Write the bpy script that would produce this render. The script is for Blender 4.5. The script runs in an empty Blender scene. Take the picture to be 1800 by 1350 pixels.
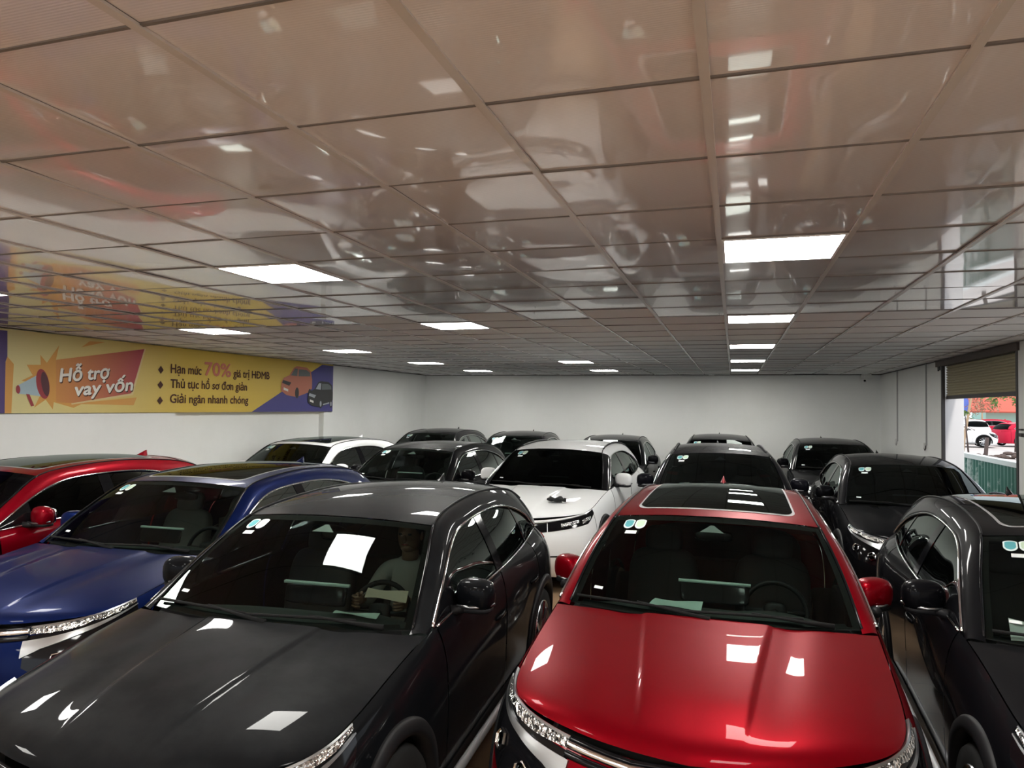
import bpy, bmesh, math, random
import numpy as np
from mathutils import Vector, Matrix
from mathutils.geometry import tessellate_polygon
random.seed(7); rng = np.random.default_rng(7)
SC = bpy.context.scene
COL = SC.collection

# ------------------------------------------------------------------ camera, world, sun, exposure
HC = 2.205                       # eye height above the floor
CEIL = HC + 0.834                # ceiling height
YAW, PITCH, ROLL = -0.2996, 0.0315, 0.0124
def camera():
    cy, sy = math.cos(YAW), math.sin(YAW); cp, sp = math.cos(PITCH), math.sin(PITCH)
    f = Vector((sy*cp, cy*cp, sp)); r = Vector((cy, -sy, 0)); u = r.cross(f)
    c, s = math.cos(ROLL), math.sin(ROLL)
    r2 = c*r + s*u; u2 = -s*r + c*u
    cam = bpy.data.cameras.new('camera'); o = bpy.data.objects.new('camera', cam); COL.objects.link(o)
    cam.sensor_width = 36; cam.sensor_fit = 'HORIZONTAL'; cam.lens = 1261.7/1800*36
    cam.clip_start = 0.05; cam.clip_end = 300
    m = Matrix((r2, u2, -f)).transposed().to_4x4(); m.translation = (0, 0, HC)
    o.matrix_world = m; SC.camera = o
camera()
w = bpy.data.worlds.new('world'); SC.world = w; w.use_nodes = True
bg = w.node_tree.nodes['Background']; bg.inputs[0].default_value = (0.86, 0.92, 1.0, 1); bg.inputs[1].default_value = 1.7
sd = bpy.data.lights.new('sun', 'SUN'); sd.energy = 2.1; sd.angle = math.radians(3); sd.color = (1, .95, .88)
so = bpy.data.objects.new('sun', sd); COL.objects.link(so)
so.rotation_euler = Vector((-0.15, 0.60, -0.79)).to_track_quat('-Z', 'Y').to_euler(); so.location = (0, 0, 20)
vs = SC.view_settings; vs.view_transform = 'Standard'; vs.look = 'None'; vs.gamma = 1; vs.use_curve_mapping = False; vs.exposure = 0.0
LAMP = 48.0
cy_ = SC.cycles
cy_.use_denoising = True; cy_.max_bounces = 9; cy_.diffuse_bounces = 5; cy_.glossy_bounces = 4; cy_.transmission_bounces = 4; cy_.transparent_max_bounces = 10
cy_.caustics_reflective = False; cy_.caustics_refractive = False; cy_.sample_clamp_indirect = 6.0
try: cy_.denoiser = 'OPENIMAGEDENOISE'
except Exception: pass

# ------------------------------------------------------------------ materials
MATS = {}
def mat(name, color, rough=.5, metal=0., coat=0., coat_rough=.03, spec=.5, emit=None, estr=0.):
    m = bpy.data.materials.new(name); m.use_nodes = True
    b = m.node_tree.nodes['Principled BSDF']
    b.inputs['Base Color'].default_value = (*color, 1); b.inputs['Roughness'].default_value = rough
    b.inputs['Metallic'].default_value = metal; b.inputs['Coat Weight'].default_value = coat
    b.inputs['Coat Roughness'].default_value = coat_rough; b.inputs['Specular IOR Level'].default_value = spec
    if emit: b.inputs['Emission Color'].default_value = (*emit, 1); b.inputs['Emission Strength'].default_value = estr
    MATS[name] = m
    return m
class N:
    def __init__(s, m): s.t = m.node_tree; s.b = s.t.nodes.get('Principled BSDF')
    def new(s, ty, **kw):
        n = s.t.nodes.new(ty)
        for k, v in kw.items():
            if k in n.inputs: n.inputs[k].default_value = v
            else: setattr(n, k, v)
        return n
    def link(s, a, b): s.t.links.new(a, b)

def dusty(name, color, dust, amount, **kw):
    """glossy car paint with settled dust (thicker on upward faces, wiped and streaked by noise)"""
    m = mat(name, color, **kw); n = N(m); n.b.inputs['Coat IOR'].default_value = 1.17
    geo = n.new('ShaderNodeNewGeometry'); sep = n.new('ShaderNodeSeparateXYZ'); n.link(geo.outputs['Normal'], sep.inputs[0])
    tc = n.new('ShaderNodeTexCoord')
    no = n.new('ShaderNodeTexNoise', Scale=5.0, Detail=6.0, Roughness=.65); n.link(tc.outputs['Object'], no.inputs['Vector'])
    r1 = n.new('ShaderNodeMapRange'); r1.inputs['From Min'].default_value = .55; r1.inputs['From Max'].default_value = .97
    n.link(sep.outputs['Z'], r1.inputs['Value'])
    r2 = n.new('ShaderNodeMapRange'); r2.inputs['From Min'].default_value = .36; r2.inputs['From Max'].default_value = .6
    r2.inputs['To Min'].default_value = .35; n.link(no.outputs['Fac'], r2.inputs['Value'])
    mu = n.new('ShaderNodeMath', operation='MULTIPLY'); n.link(r1.outputs[0], mu.inputs[0]); n.link(r2.outputs[0], mu.inputs[1])
    mu2 = n.new('ShaderNodeMath', operation='MULTIPLY'); n.link(mu.outputs[0], mu2.inputs[0]); mu2.inputs[1].default_value = amount
    mx = n.new('ShaderNodeMix', data_type='RGBA'); mx.inputs[6].default_value = (*color, 1); mx.inputs[7].default_value = (*dust, 1)
    n.link(mu2.outputs[0], mx.inputs[0]); n.link(mx.outputs[2], n.b.inputs['Base Color'])
    return m
PAINT = dict(rough=.32, coat=1., coat_rough=.025)
PAINT = dict(rough=.5, coat=.72, coat_rough=.02, spec=.04)
dusty('paint_black', (.0025, .0025, .0035), (.16, .16, .155), .012, **PAINT)
dusty('paint_black_dusty', (.0025, .003, .004), (.19, .195, .20), .045, **PAINT)
dusty('paint_graphite', (.005, .005, .008), (.21, .19, .17), .06, **PAINT)
dusty('paint_red', (.19, .0, .006), (.30, .07, .07), .02, metal=.5, **dict(PAINT, rough=.42))
dusty('paint_red_near', (.175, .0, .004), (.36, .05, .06), .012, metal=.55, **dict(PAINT, rough=.42))
dusty('paint_red_sunlit', (.50, .02, .05), (.5, .3, .3), .03, **dict(PAINT, rough=.42))  # red lightened so the colour itself carries the outdoor sunlight
dusty('paint_blue', (.002, .008, .055), (.12, .13, .20), .02, metal=.5, **dict(PAINT, rough=.42, coat=.6))
dusty('paint_white', (.82, .83, .83), (.75, .74, .72), .08, **PAINT)
mat('gloss_black', (.005, .005, .006), .08, spec=.25)
mat('satin_black', (.008, .008, .009), .5, spec=.2)
mat('rubber', (.010, .010, .010), .85, spec=.15)
mat('seam_dark', (.004, .004, .004), .9)
mat('chrome', (.82, .82, .82), .09, 1.)
mat('satin_silver', (.34, .345, .35), .30, 1.)
mat('silver_sill', (.58, .59, .60), .45, .35)
mat('alloy', (.45, .46, .47), .25, 1.)
mat('interior_dark', (.045, .052, .050), .75)
mat('interior_grey', (.20, .20, .19), .8)
mat('seat_black', (.03, .03, .032), .65)
mat('mint_glint', (.62, .78, .72), .35)
mat('sensor_grey', (.35, .37, .36), .4)
mat('paper_white', (.86, .87, .86), .7)
mat('mint_paper_glint', (.62, .80, .72), .7)
mat('paper_kraft', (.55, .47, .36), .8)
mat('sticker_teal', (.10, .38, .42), .5)
mat('sticker_green', (.52, .66, .50), .5)
mat('sticker_rim', (.72, .82, .80), .5)
mat('sticker_white', (.75, .80, .80), .5)
mat('tail_red', (.35, .01, .01), .15, coat=1.)
mat('wall_white', (.74, .75, .73), .6)
mat('wall_jamb', (.80, .79, .80), .6)
mat('grid_bar', (.60, .57, .55), .22)
mat('grid_shade_line', (.16, .145, .135), .6); mat('tile_matte', (.84, .84, .82), .5, spec=.3); mat('tile_satin', (.77, .78, .775), .5, spec=.2); mat('tile_satin_pink', (.77, .755, .745), .5, spec=.2)
mat('trim_dark', (.05, .045, .045), .6)
mat('lamp_frame', (.80, .80, .80), .4)
mat('pvc_white', (.70, .70, .68), .45)
mat('cable_grey', (.38, .38, .38), .6)
mat('shutter', (.46, .41, .28), .5, .1)
mat('shutter_dark', (.06, .04, .035), .6)
mat('skin', (.20, .115, .075), .55, spec=.25)
mat('hair', (.01, .01, .01), .5)
mat('shirt_grey', (.34, .33, .30), .85)
mat('trousers', (.03, .03, .04), .85)
mat('cloth_black', (.012, .012, .012), .9)

def glass(name, tint, ior, k=1.):
    m = bpy.data.materials.new(name); m.use_nodes = True; t = m.node_tree; t.nodes.clear()
    o = t.nodes.new('ShaderNodeOutputMaterial'); mx = t.nodes.new('ShaderNodeMixShader')
    tr = t.nodes.new('ShaderNodeBsdfTransparent'); tr.inputs[0].default_value = (*tint, 1)
    gl = t.nodes.new('ShaderNodeBsdfGlossy'); gl.inputs['Roughness'].default_value = .015; gl.inputs[0].default_value = (.88, .97, .93, 1)
    fr = t.nodes.new('ShaderNodeFresnel'); fr.inputs[0].default_value = ior
    ml = t.nodes.new('ShaderNodeMath'); ml.operation = 'MULTIPLY'; ml.inputs[1].default_value = k; t.links.new(fr.outputs[0], ml.inputs[0])
    t.links.new(ml.outputs[0], mx.inputs[0]); t.links.new(tr.outputs[0], mx.inputs[1]); t.links.new(gl.outputs[0], mx.inputs[2])
    t.links.new(mx.outputs[0], o.inputs[0]); MATS[name] = m
glass('glass_front', (.44, .52, .48), 1.42, .65)
glass('glass_dark', (.14, .16, .155), 1.42, .7)
glass('glass_side', (.03, .032, .034), 1.3, .3)
glass('glass_film', (.10, .11, .12), 1.6, .8)
glass('glass_roof', (.02, .02, .02), 1.4, .6)

def m_lens():
    m = mat('lamp_crystal', (.5, .5, .5), .12, .9, coat=1.); n = N(m)
    tc = n.new('ShaderNodeTexCoord'); vo = n.new('ShaderNodeTexVoronoi', Scale=75.0); n.link(tc.outputs['Object'], vo.inputs['Vector'])
    cr = n.new('ShaderNodeValToRGB'); cr.color_ramp.elements[0].color = (.06, .06, .06, 1); cr.color_ramp.elements[1].color = (.95, .93, .90, 1)
    cr.color_ramp.elements[0].position = .25; cr.color_ramp.elements[1].position = .6
    n.link(vo.outputs['Color'], cr.inputs[0]); n.link(cr.outputs[0], n.b.inputs['Base Color'])
    bp = n.new('ShaderNodeBump', Strength=.9, Distance=.01); n.link(vo.outputs['Distance'], bp.inputs['Height']); n.link(bp.outputs[0], n.b.inputs['Normal'])
m_lens()
def m_ceiling():
    m = mat('ceiling_tile', (.86, .83, .85), .08, spec=.8, coat=1., coat_rough=.035); n = N(m); n.b.inputs['Coat IOR'].default_value = 1.75
    tc = n.new('ShaderNodeTexCoord')
    wv = n.new('ShaderNodeTexWave', Scale=34.0, Distortion=.6, Detail=2.0); wv.bands_direction = 'Y'; n.link(tc.outputs['Object'], wv.inputs['Vector'])
    n.t.nodes[wv.name].inputs['Detail Scale'].default_value = .6
    no = n.new('ShaderNodeTexNoise', Scale=1.6, Detail=3.0); n.link(tc.outputs['Object'], no.inputs['Vector'])
    b1 = n.new('ShaderNodeBump', Strength=.07, Distance=.003); n.link(wv.outputs['Fac'], b1.inputs['Height'])
    b2 = n.new('ShaderNodeBump', Strength=.06, Distance=.03); n.link(no.outputs['Fac'], b2.inputs['Height']); n.link(b1.outputs[0], b2.inputs['Normal'])
    n.link(b2.outputs[0], n.b.inputs['Normal'])
m_ceiling()
def m_floor():
    m = mat('floor_brown', (.34, .19, .085), .30, spec=.5); n = N(m)
    tc = n.new('ShaderNodeTexCoord'); br = n.new('ShaderNodeTexBrick', Scale=1.0); br.offset = 0
    br.inputs['Color1'].default_value = (.36, .24, .145, 1); br.inputs['Color2'].default_value = (.32, .21, .125, 1); br.inputs['Mortar'].default_value = (.16, .10, .06, 1)
    br.inputs['Mortar Size'].default_value = .004; br.inputs['Brick Width'].default_value = .6; br.inputs['Row Height'].default_value = .6
    n.link(tc.outputs['Object'], br.inputs['Vector']); n.link(br.outputs['Color'], n.b.inputs['Base Color'])
m_floor()
def m_wall():
    m = MATS['wall_white']; n = N(m); tc = n.new('ShaderNodeTexCoord')
    no = n.new('ShaderNodeTexNoise', Scale=.9, Detail=7.0, Roughness=.65); n.link(tc.outputs['Object'], no.inputs['Vector'])
    cr = n.new('ShaderNodeValToRGB'); cr.color_ramp.elements[0].position = .28; cr.color_ramp.elements[0].color = (.78, .79, .765, 1)
    cr.color_ramp.elements[1].position = .55; cr.color_ramp.elements[1].color = (.82, .83, .81, 1)
    n.link(no.outputs['Fac'], cr.inputs[0]); n.link(cr.outputs[0], n.b.inputs['Base Color'])
m_wall()
def m_emit(name, c, s):
    m = bpy.data.materials.new(name); m.use_nodes = True; t = m.node_tree; t.nodes.clear()
    o = t.nodes.new('ShaderNodeOutputMaterial'); e = t.nodes.new('ShaderNodeEmission'); e.inputs[0].default_value = (*c, 1); e.inputs[1].default_value = s
    t.links.new(e.outputs[0], o.inputs[0]); MATS[name] = m
m_emit('lamp_glow', (1.0, .985, .93), LAMP)

# ------------------------------------------------------------------ helpers
def link(o, parent=None):
    COL.objects.link(o)
    if parent is not None: o.parent = parent
    return o
def mesh(name, V, F, material, parent=None, smooth=True, mi=None):
    me = bpy.data.meshes.new(name)
    me.from_pydata([tuple(map(float, v)) for v in V], [], [tuple(int(i) for i in f) for f in F])
    ms = material if isinstance(material, (list, tuple)) else [material]
    for m in ms: me.materials.append(MATS[m])
    if mi is not None: me.polygons.foreach_set('material_index', np.array(mi, dtype=np.int32))
    if smooth: me.polygons.foreach_set('use_smooth', np.ones(len(me.polygons), bool))
    me.update()
    return link(bpy.data.objects.new(name, me), parent)
class MB:
    """collects boxes, tubes, grids into one mesh"""
    def __init__(s): s.V = []; s.F = []; s.M = []
    def add(s, V, F, mi=0):
        b = len(s.V); s.V += [tuple(v) for v in V]; s.F += [tuple(int(i)+b for i in f) for f in F]; s.M += [mi]*len(F); return s
    def box(s, a, b, mi=0):
        (x0, y0, z0), (x1, y1, z1) = a, b
        return s.add([(x0,y0,z0),(x1,y0,z0),(x1,y1,z0),(x0,y1,z0),(x0,y0,z1),(x1,y0,z1),(x1,y1,z1),(x0,y1,z1)],
                     [(0,3,2,1),(4,5,6,7),(0,1,5,4),(1,2,6,5),(2,3,7,6),(3,0,4,7)], mi)
    def tube(s, P, r, n=10, mi=0, sx=1., cap=True):
        P = np.array(P, float); k = len(P); T = np.gradient(P, axis=0); T /= np.linalg.norm(T, axis=1)[:, None] + 1e-12
        R = np.full(k, r) if np.isscalar(r) else np.array(r, float)
        up = np.array([0, 0, 1.]) if abs(T[0][2]) < .9 else np.array([0, 1., 0]); V = []
        for i in range(k):
            a = np.cross(T[i], up); a /= np.linalg.norm(a) + 1e-12; b = np.cross(a, T[i])
            for j in range(n):
                t = 2*math.pi*j/n; V.append(P[i] + R[i]*(math.cos(t)*a*sx + math.sin(t)*b))
        F = [(i*n+j, i*n+(j+1) % n, (i+1)*n+(j+1) % n, (i+1)*n+j) for i in range(k-1) for j in range(n)]
        if cap: F += [tuple(range(n))[::-1], tuple((k-1)*n+j for j in range(n))]
        return s.add(V, F, mi)
    def grid(s, P, mi=0, flip=False):
        a, b = P.shape[:2]
        F = [(i*b+j, (i+1)*b+j, (i+1)*b+j+1, i*b+j+1) for i in range(a-1) for j in range(b-1)]
        if flip: F = [f[::-1] for f in F]
        return s.add(P.reshape(-1, 3), F, mi)
    def lathe(s, prof, center, axis='x', n=40, mi=0):
        V = []; k = len(prof)
        for i in range(n):
            t = 2*math.pi*i/n
            for (h, r) in prof:
                p = (h, r*math.cos(t), r*math.sin(t)) if axis == 'x' else (r*math.cos(t), r*math.sin(t), h)
                V.append((p[0]+center[0], p[1]+center[1], p[2]+center[2]))
        F = [(i*k+j, i*k+j+1, ((i+1) % n)*k+j+1, ((i+1) % n)*k+j) for i in range(n) for j in range(k-1)]
        return s.add(V, F, mi)
    def blob(s, c, r, e1=.6, e2=.6, n=20, m=14, rot=None, mi=0):
        """superellipsoid: rounded box"""
        def p(v, e): return math.copysign(abs(v)**e, v)
        V = []; 
        for i in range(m+1):
            a = -math.pi/2 + math.pi*i/m
            for j in range(n):
                b = 2*math.pi*j/n
                q = Vector((r[0]*p(math.cos(a), e1)*p(math.cos(b), e2), r[1]*p(math.cos(a), e1)*p(math.sin(b), e2), r[2]*p(math.sin(a), e1)))
                if rot is not None: q = rot @ q
                V.append((q[0]+c[0], q[1]+c[1], q[2]+c[2]))
        F = [(i*n+j, i*n+(j+1) % n, (i+1)*n+(j+1) % n, (i+1)*n+j) for i in range(m) for j in range(n)]
        return s.add(V, F, mi)
    def build(s, name, material, parent=None, smooth=True): return mesh(name, s.V, s.F, material, parent, smooth, s.M)
def autosmooth(o, deg=35):
    me = o.data
    try: me.set_sharp_from_angle(angle=math.radians(deg))
    except Exception: pass
    return o
def tag(o, label=None, cat=None, group=None, kind=None):
    if label: o['label'] = label
    if cat: o['category'] = cat
    if group: o['group'] = group
    if kind: o['kind'] = kind
    return o
def empty(name, loc=(0, 0, 0), rz=0.):
    o = bpy.data.objects.new(name, None); o.empty_display_size = .2; o.location = loc; o.rotation_euler = (0, 0, rz); return link(o)
def nspl(ys, t):
    """natural cubic spline through ys at 0..n-1, vector valued"""
    ys = np.array(ys, float); 
    if ys.ndim == 1: return nspl(ys[:, None], t)[..., 0]
    n = len(ys); A = np.zeros((n, n)); B = np.zeros_like(ys); A[0, 0] = A[-1, -1] = 1
    for i in range(1, n-1):
        A[i, i-1:i+2] = (1, 4, 1); B[i] = 6*(ys[i+1]-2*ys[i]+ys[i-1])
    M_ = np.linalg.solve(A, B); t = np.clip(np.asarray(t, float), 0, n-1); i = np.minimum(t.astype(int), n-2); f = (t-i)[..., None]
    a, b = ys[i], ys[i+1]; ma, mb = M_[i], M_[i+1]
    return a*(1-f)+b*f + ((1-f)**3-(1-f))*ma/6 + (f**3-f)*mb/6
def bbasis(n, U, p=3):
    """clamped uniform cubic B-spline basis matrix"""
    kn = np.r_[[0]*p, np.linspace(0, 1, n-p+1), [1]*p]; U = np.clip(np.asarray(U, float), 0, 1-1e-9)
    Bm = np.zeros((len(U), n+p)); 
    for i in range(n+p): Bm[:, i] = (U >= kn[i]) & (U < kn[i+1])
    for d in range(1, p+1):
        C = np.zeros_like(Bm)
        for i in range(n+p-d):
            t = 0
            if kn[i+d] > kn[i]: t = (U-kn[i])/(kn[i+d]-kn[i])*Bm[:, i]
            if kn[i+d+1] > kn[i+1]: t = t + (kn[i+d+1]-U)/(kn[i+d+1]-kn[i+1])*Bm[:, i+1]
            C[:, i] = t
        Bm = C
    return Bm[:, :n]
def sm(x): x = np.clip(x, 0, 1); return x*x*(3-2*x)
def mirx(P): Q = P.copy(); Q[..., 0] *= -1; return Q
def thick(mb, P, Nn, h, d, mi=0):
    """grid strip raised by h along its normals with skirt walls sunk to depth d"""
    a, b = P.shape[:2]; top = P+Nn*h; low = P-Nn*d; s = len(mb.V)
    mb.grid(top, mi)
    ring = [(i, 0) for i in range(a)] + [(a-1, j) for j in range(1, b)] + [(i, b-1) for i in range(a-2, -1, -1)] + [(0, j) for j in range(b-2, 0, -1)]
    V = [top[i, j] for i, j in ring] + [low[i, j] for i, j in ring]; n = len(ring)
    mb.add(V, [(k, (k+1) % n, n+(k+1) % n, n+k) for k in range(n)], mi)

# ------------------------------------------------------------------ the car
GC = np.array([  # stations round the plan outline, front centre to rear centre; rows top to bottom
 [(0,.10,.80),(0,.045,.74),(0,.00,.62),(0,.0,.46),(0,.03,.31),(0,.12,.19)],
 [(.28,.115,.812),(.29,.06,.75),(.30,.015,.62),(.30,.01,.46),(.30,.04,.31),(.29,.13,.19)],
 [(.55,.20,.842),(.57,.14,.78),(.60,.09,.63),(.62,.08,.46),(.62,.10,.31),(.60,.19,.19)],
 [(.75,.325,.875),(.79,.27,.81),(.83,.22,.65),(.85,.20,.47),(.84,.22,.31),(.80,.30,.19)],
 [(.835,.48,.91),(.88,.45,.85),(.92,.43,.67),(.935,.42,.48),(.93,.43,.31),(.88,.48,.19)],
 [(.85,.72,.95),(.905,.71,.885),(.95,.70,.70),(.955,.70,.5),(.945,.70,.31),(.90,.72,.19)],
 [(.852,1.0,1.0),(.91,1.0,.93),(.955,1.0,.73),(.955,1.0,.5),(.945,1.0,.31),(.90,1.0,.19)],
 [(.856,1.3,1.04),(.912,1.3,.965),(.945,1.3,.75),(.94,1.3,.5),(.93,1.3,.31),(.89,1.3,.19)],
 [(.868,1.7,1.075),(.92,1.7,1.0),(.94,1.7,.76),(.925,1.7,.5),(.925,1.7,.31),(.88,1.7,.19)],
 [(.875,2.2,1.09),(.92,2.2,1.01),(.94,2.2,.76),(.92,2.2,.5),(.925,2.2,.31),(.88,2.2,.19)],
 [(.875,2.8,1.10),(.92,2.8,1.02),(.94,2.8,.77),(.92,2.8,.5),(.925,2.8,.31),(.88,2.8,.19)],
 [(.862,3.3,1.12),(.940,3.3,1.045),(.955,3.3,.78),(.94,3.3,.52),(.935,3.3,.31),(.89,3.3,.19)],
 [(.828,3.75,1.14),(.958,3.75,1.075),(.972,3.75,.80),(.955,3.75,.53),(.945,3.75,.32),(.90,3.75,.19)],
 [(.775,4.12,1.15),(.925,4.13,1.085),(.952,4.15,.82),(.945,4.15,.54),(.935,4.15,.33),(.89,4.14,.2)],
 [(.71,4.42,1.13),(.81,4.44,1.04),(.87,4.47,.82),(.885,4.48,.54),(.87,4.47,.35),(.83,4.43,.22)],
 [(.52,4.57,1.11),(.58,4.61,1.02),(.62,4.66,.82),(.62,4.68,.54),(.62,4.66,.35),(.60,4.60,.22)],
 [(.25,4.62,1.10),(.27,4.66,1.01),(.29,4.70,.82),(.29,4.70,.54),(.29,4.68,.35),(.28,4.62,.22)],
 [(0,4.63,1.10),(0,4.67,1.01),(0,4.71,.82),(0,4.71,.54),(0,4.69,.35),(0,4.63,.22)]], float)
RL = [(.777,1.384,1.066),(.735,1.60,1.223),(.685,1.82,1.362),(.630,2.045,1.480),(.600,2.35,1.535),(.585,2.80,1.562),(.580,3.25,1.558),(.583,3.70,1.525),(.60,4.05,1.460),(.645,4.33,1.32),(.695,4.47,1.13)]
QL = [(.858,1.43,1.052),(.815,1.68,1.195),(.765,1.93,1.325),(.718,2.18,1.410),(.698,2.45,1.448),(.688,2.85,1.460),(.688,3.25,1.445),(.705,3.62,1.385),(.745,3.92,1.285),(.785,4.12,1.160),(.725,4.36,1.13)]
WC = [(0,1.255,1.062),(0,1.49,1.225),(0,1.72,1.385),(0,1.955,1.522)]
RC = [(0,1.955,1.522),(0,2.33,1.570),(0,2.80,1.597),(0,3.27,1.594),(0,3.75,1.565),(0,4.16,1.520)]
WHY = (.87, 3.77); WZ = .36; AR = .405
def G(U, V): return np.einsum('ui,ijk,vj->uvk', bbasis(len(GC), U), GC, bbasis(GC.shape[1], V))
def normals(P):
    du = np.gradient(P, axis=0); dv = np.gradient(P, axis=1); n = np.cross(du, dv)
    return n/(np.linalg.norm(n, axis=2, keepdims=True)+1e-12)
UU = np.linspace(0, 1, 1201); TT = G(UU, [0.])[:, 0]; MID = G(UU, [.45])[:, 0]
def u_at_y(y, curve=TT): return float(np.interp(y, curve[:, 1], UU))
def T_at_u(u): return np.stack([np.interp(u, UU, TT[:, k]) for k in range(3)], -1)
def T_at_y(y): return T_at_u(np.interp(y, TT[:, 1], UU))
U_HOOD = u_at_y(.40); U_COWL = u_at_y(1.37)

def hood_pt(s, t):
    """s across -1..1, t front to cowl 0..1 (arrays of same shape)"""
    E = T_at_u(U_HOOD+(U_COWL-U_HOOD)*t); E0 = T_at_u(U_HOOD)
    yc = .10+(1.245-.10)*t; zc = nspl([.80,.878,.925,.962,.992,1.017,1.038,1.057,1.074], np.sqrt(t)*8*.5+t*4)
    a = np.abs(s); wgt = 1-(.35*a**2+.65*a**4.5)
    x = s*E[..., 0]; y = yc*wgt+E[..., 1]*(1-wgt); z = zc*wgt+E[..., 2]*(1-wgt)
    xf = np.abs(s)*E0[0]; uf = np.interp(xf, TT[:400, 0], UU[:400]); Fp = T_at_u(uf)
    y0 = .10*wgt+E0[1]*(1-wgt); z0 = .80*wgt+E0[2]*(1-wgt)
    y = y+(Fp[..., 1]-y0)*(1-t)**2; z = z+(Fp[..., 2]-z0)*(1-t)**3
    xc = .20+.13*t
    z = z+.010*sm((xc-np.abs(x))/.022+.5)*sm(t/.3)*(1-.35*sm((t-.75)/.25)) - .010*np.exp(-((np.abs(x)-xc-.10)/.09)**2)*sm(t/.3)
    return np.stack([x, y, z], -1)
def sheet(Efn, Cfn, s, t, pw=2.2):
    E = Efn(t); C = Cfn(t); wgt = (1-np.abs(s)**pw)[..., None]; P = C*wgt+E*(1-wgt); P[..., 0] = s*E[..., 0]; return P
def wind_pt(s, t): return sheet(lambda q: nspl(RL, q*3), lambda q: nspl(WC, q*3), s, t)
def roof_pt(s, t): return sheet(lambda q: nspl(RL, 3+q*5), lambda q: nspl(RC, q*5), s, t)
def tail_pt(s, t):
    return sheet(lambda q: nspl(RL, 8+q*2), lambda q: nspl([(0,4.16,1.52),(0,4.43,1.33),(0,4.62,1.10)], q*2), s, t)
def gridst(fn, s, t):
    S, T_ = np.meshgrid(s, t, indexing='ij'); return fn(S, T_)
def patch(fn, outline, off, parent, name, material, rings=7, center=None, skirt=0.):
    """flat decal or plate of a star-shaped outline laid on the surface fn(s,t), raised by off"""
    o = np.array(outline, float); c = o.mean(0) if center is None else np.array(center, float)
    R = np.linspace(0, 1, rings+1)[1:]; n = len(o)
    pts = [c]+[c+r*(q-c) for r in R for q in o]; pts = np.array(pts)
    e = 1e-3; P = fn(pts[:, 0], pts[:, 1]); ds = fn(pts[:, 0]+e, pts[:, 1])-P; dt = fn(pts[:, 0], pts[:, 1]+e)-P
    nn = np.cross(ds, dt); nn /= np.linalg.norm(nn, axis=1)[:, None]+1e-12; nn *= np.sign(nn[:, 2:3]+1e-9)
    V = P+nn*off; F = [(0, 1+j, 1+(j+1) % n) for j in range(n)]
    for k in range(rings-1): F += [(1+k*n+j, 1+(k+1)*n+j, 1+(k+1)*n+(j+1) % n, 1+k*n+(j+1) % n) for j in range(n)]
    V = list(V)
    if skirt:
        b = len(V); V += list((P-nn*skirt)[-n:]); F += [(b-n+j, b+j, b+(j+1) % n, b-n+(j+1) % n) for j in range(n)]
    mesh(name, V, F, material, parent); return V[-n:] if not skirt else V[-2*n:-n]
def rrect(x0, x1, y0, y1, r, k=6, asp=1.):
    out = []
    for cx, cy, a0 in ((x1-r, y1-r*asp, 0), (x0+r, y1-r*asp, 90), (x0+r, y0+r*asp, 180), (x1-r, y0+r*asp, 270)):
        for i in range(k+1):
            a = math.radians(a0+90*i/k); out.append((cx+r*math.cos(a), cy+r*asp*math.sin(a)))
    # densify the straight runs
    res = []
    for i in range(len(out)):
        a, b = np.array(out[i]), np.array(out[(i+1) % len(out)]); m = max(1, int(np.hypot(*(b-a))/.06))
        for q in range(m): res.append(tuple(a+(b-a)*q/m))
    return res

def surf_strip(mb, a0, a1, top, bot, h, d, side, mi=0, na=60, nd=6):
    """raised strip on the nose: a = u along the outline, top/bot = depth below the top edge (functions of a in 0..1)"""
    A = np.linspace(0, 1, na); U = a0+(a1-a0)*A; VV = np.linspace(0, .7, 160); S = G(U, VV)
    dep = np.concatenate([np.zeros((na, 1)), np.cumsum(np.linalg.norm(np.diff(S, axis=1), axis=2), axis=1)], 1); Nn = normals(S); P = np.zeros((na, nd, 3)); Q = np.zeros_like(P)
    for i in range(na):
        dd = np.linspace(top(A[i]), bot(A[i]), nd)
        for k in range(3): P[i, :, k] = np.interp(dd, dep[i], S[i, :, k]); Q[i, :, k] = np.interp(dd, dep[i], Nn[i, :, k])
    sgn = -1. if Q[na//2, nd//2, 1] > 0 else 1.
    Q *= sgn
    if side < 0: P = mirx(P); Q = mirx(Q)
    thick(mb, P, Q, h, d, mi)
def surf_path(u, dep, off=.0):
    S = G(u, np.linspace(0, .7, 160)); dd = np.concatenate([np.zeros((len(u), 1)), np.cumsum(np.linalg.norm(np.diff(S, axis=1), axis=2), axis=1)], 1)
    P = np.array([[np.interp(dep[i], dd[i], S[i, :, k]) for k in range(3)] for i in range(len(u))])
    Nn = normals(S); Q = np.array([[np.interp(dep[i], dd[i], Nn[i, :, k]) for k in range(3)] for i in range(len(u))])
    Q *= (-1 if Q[len(u)//2, 1] > 0 else 1); return P+Q*off
def lin(*pts):
    xs = [p[0] for p in pts]; ys = [p[1] for p in pts]; return lambda a: float(np.interp(a, xs, ys))

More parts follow.
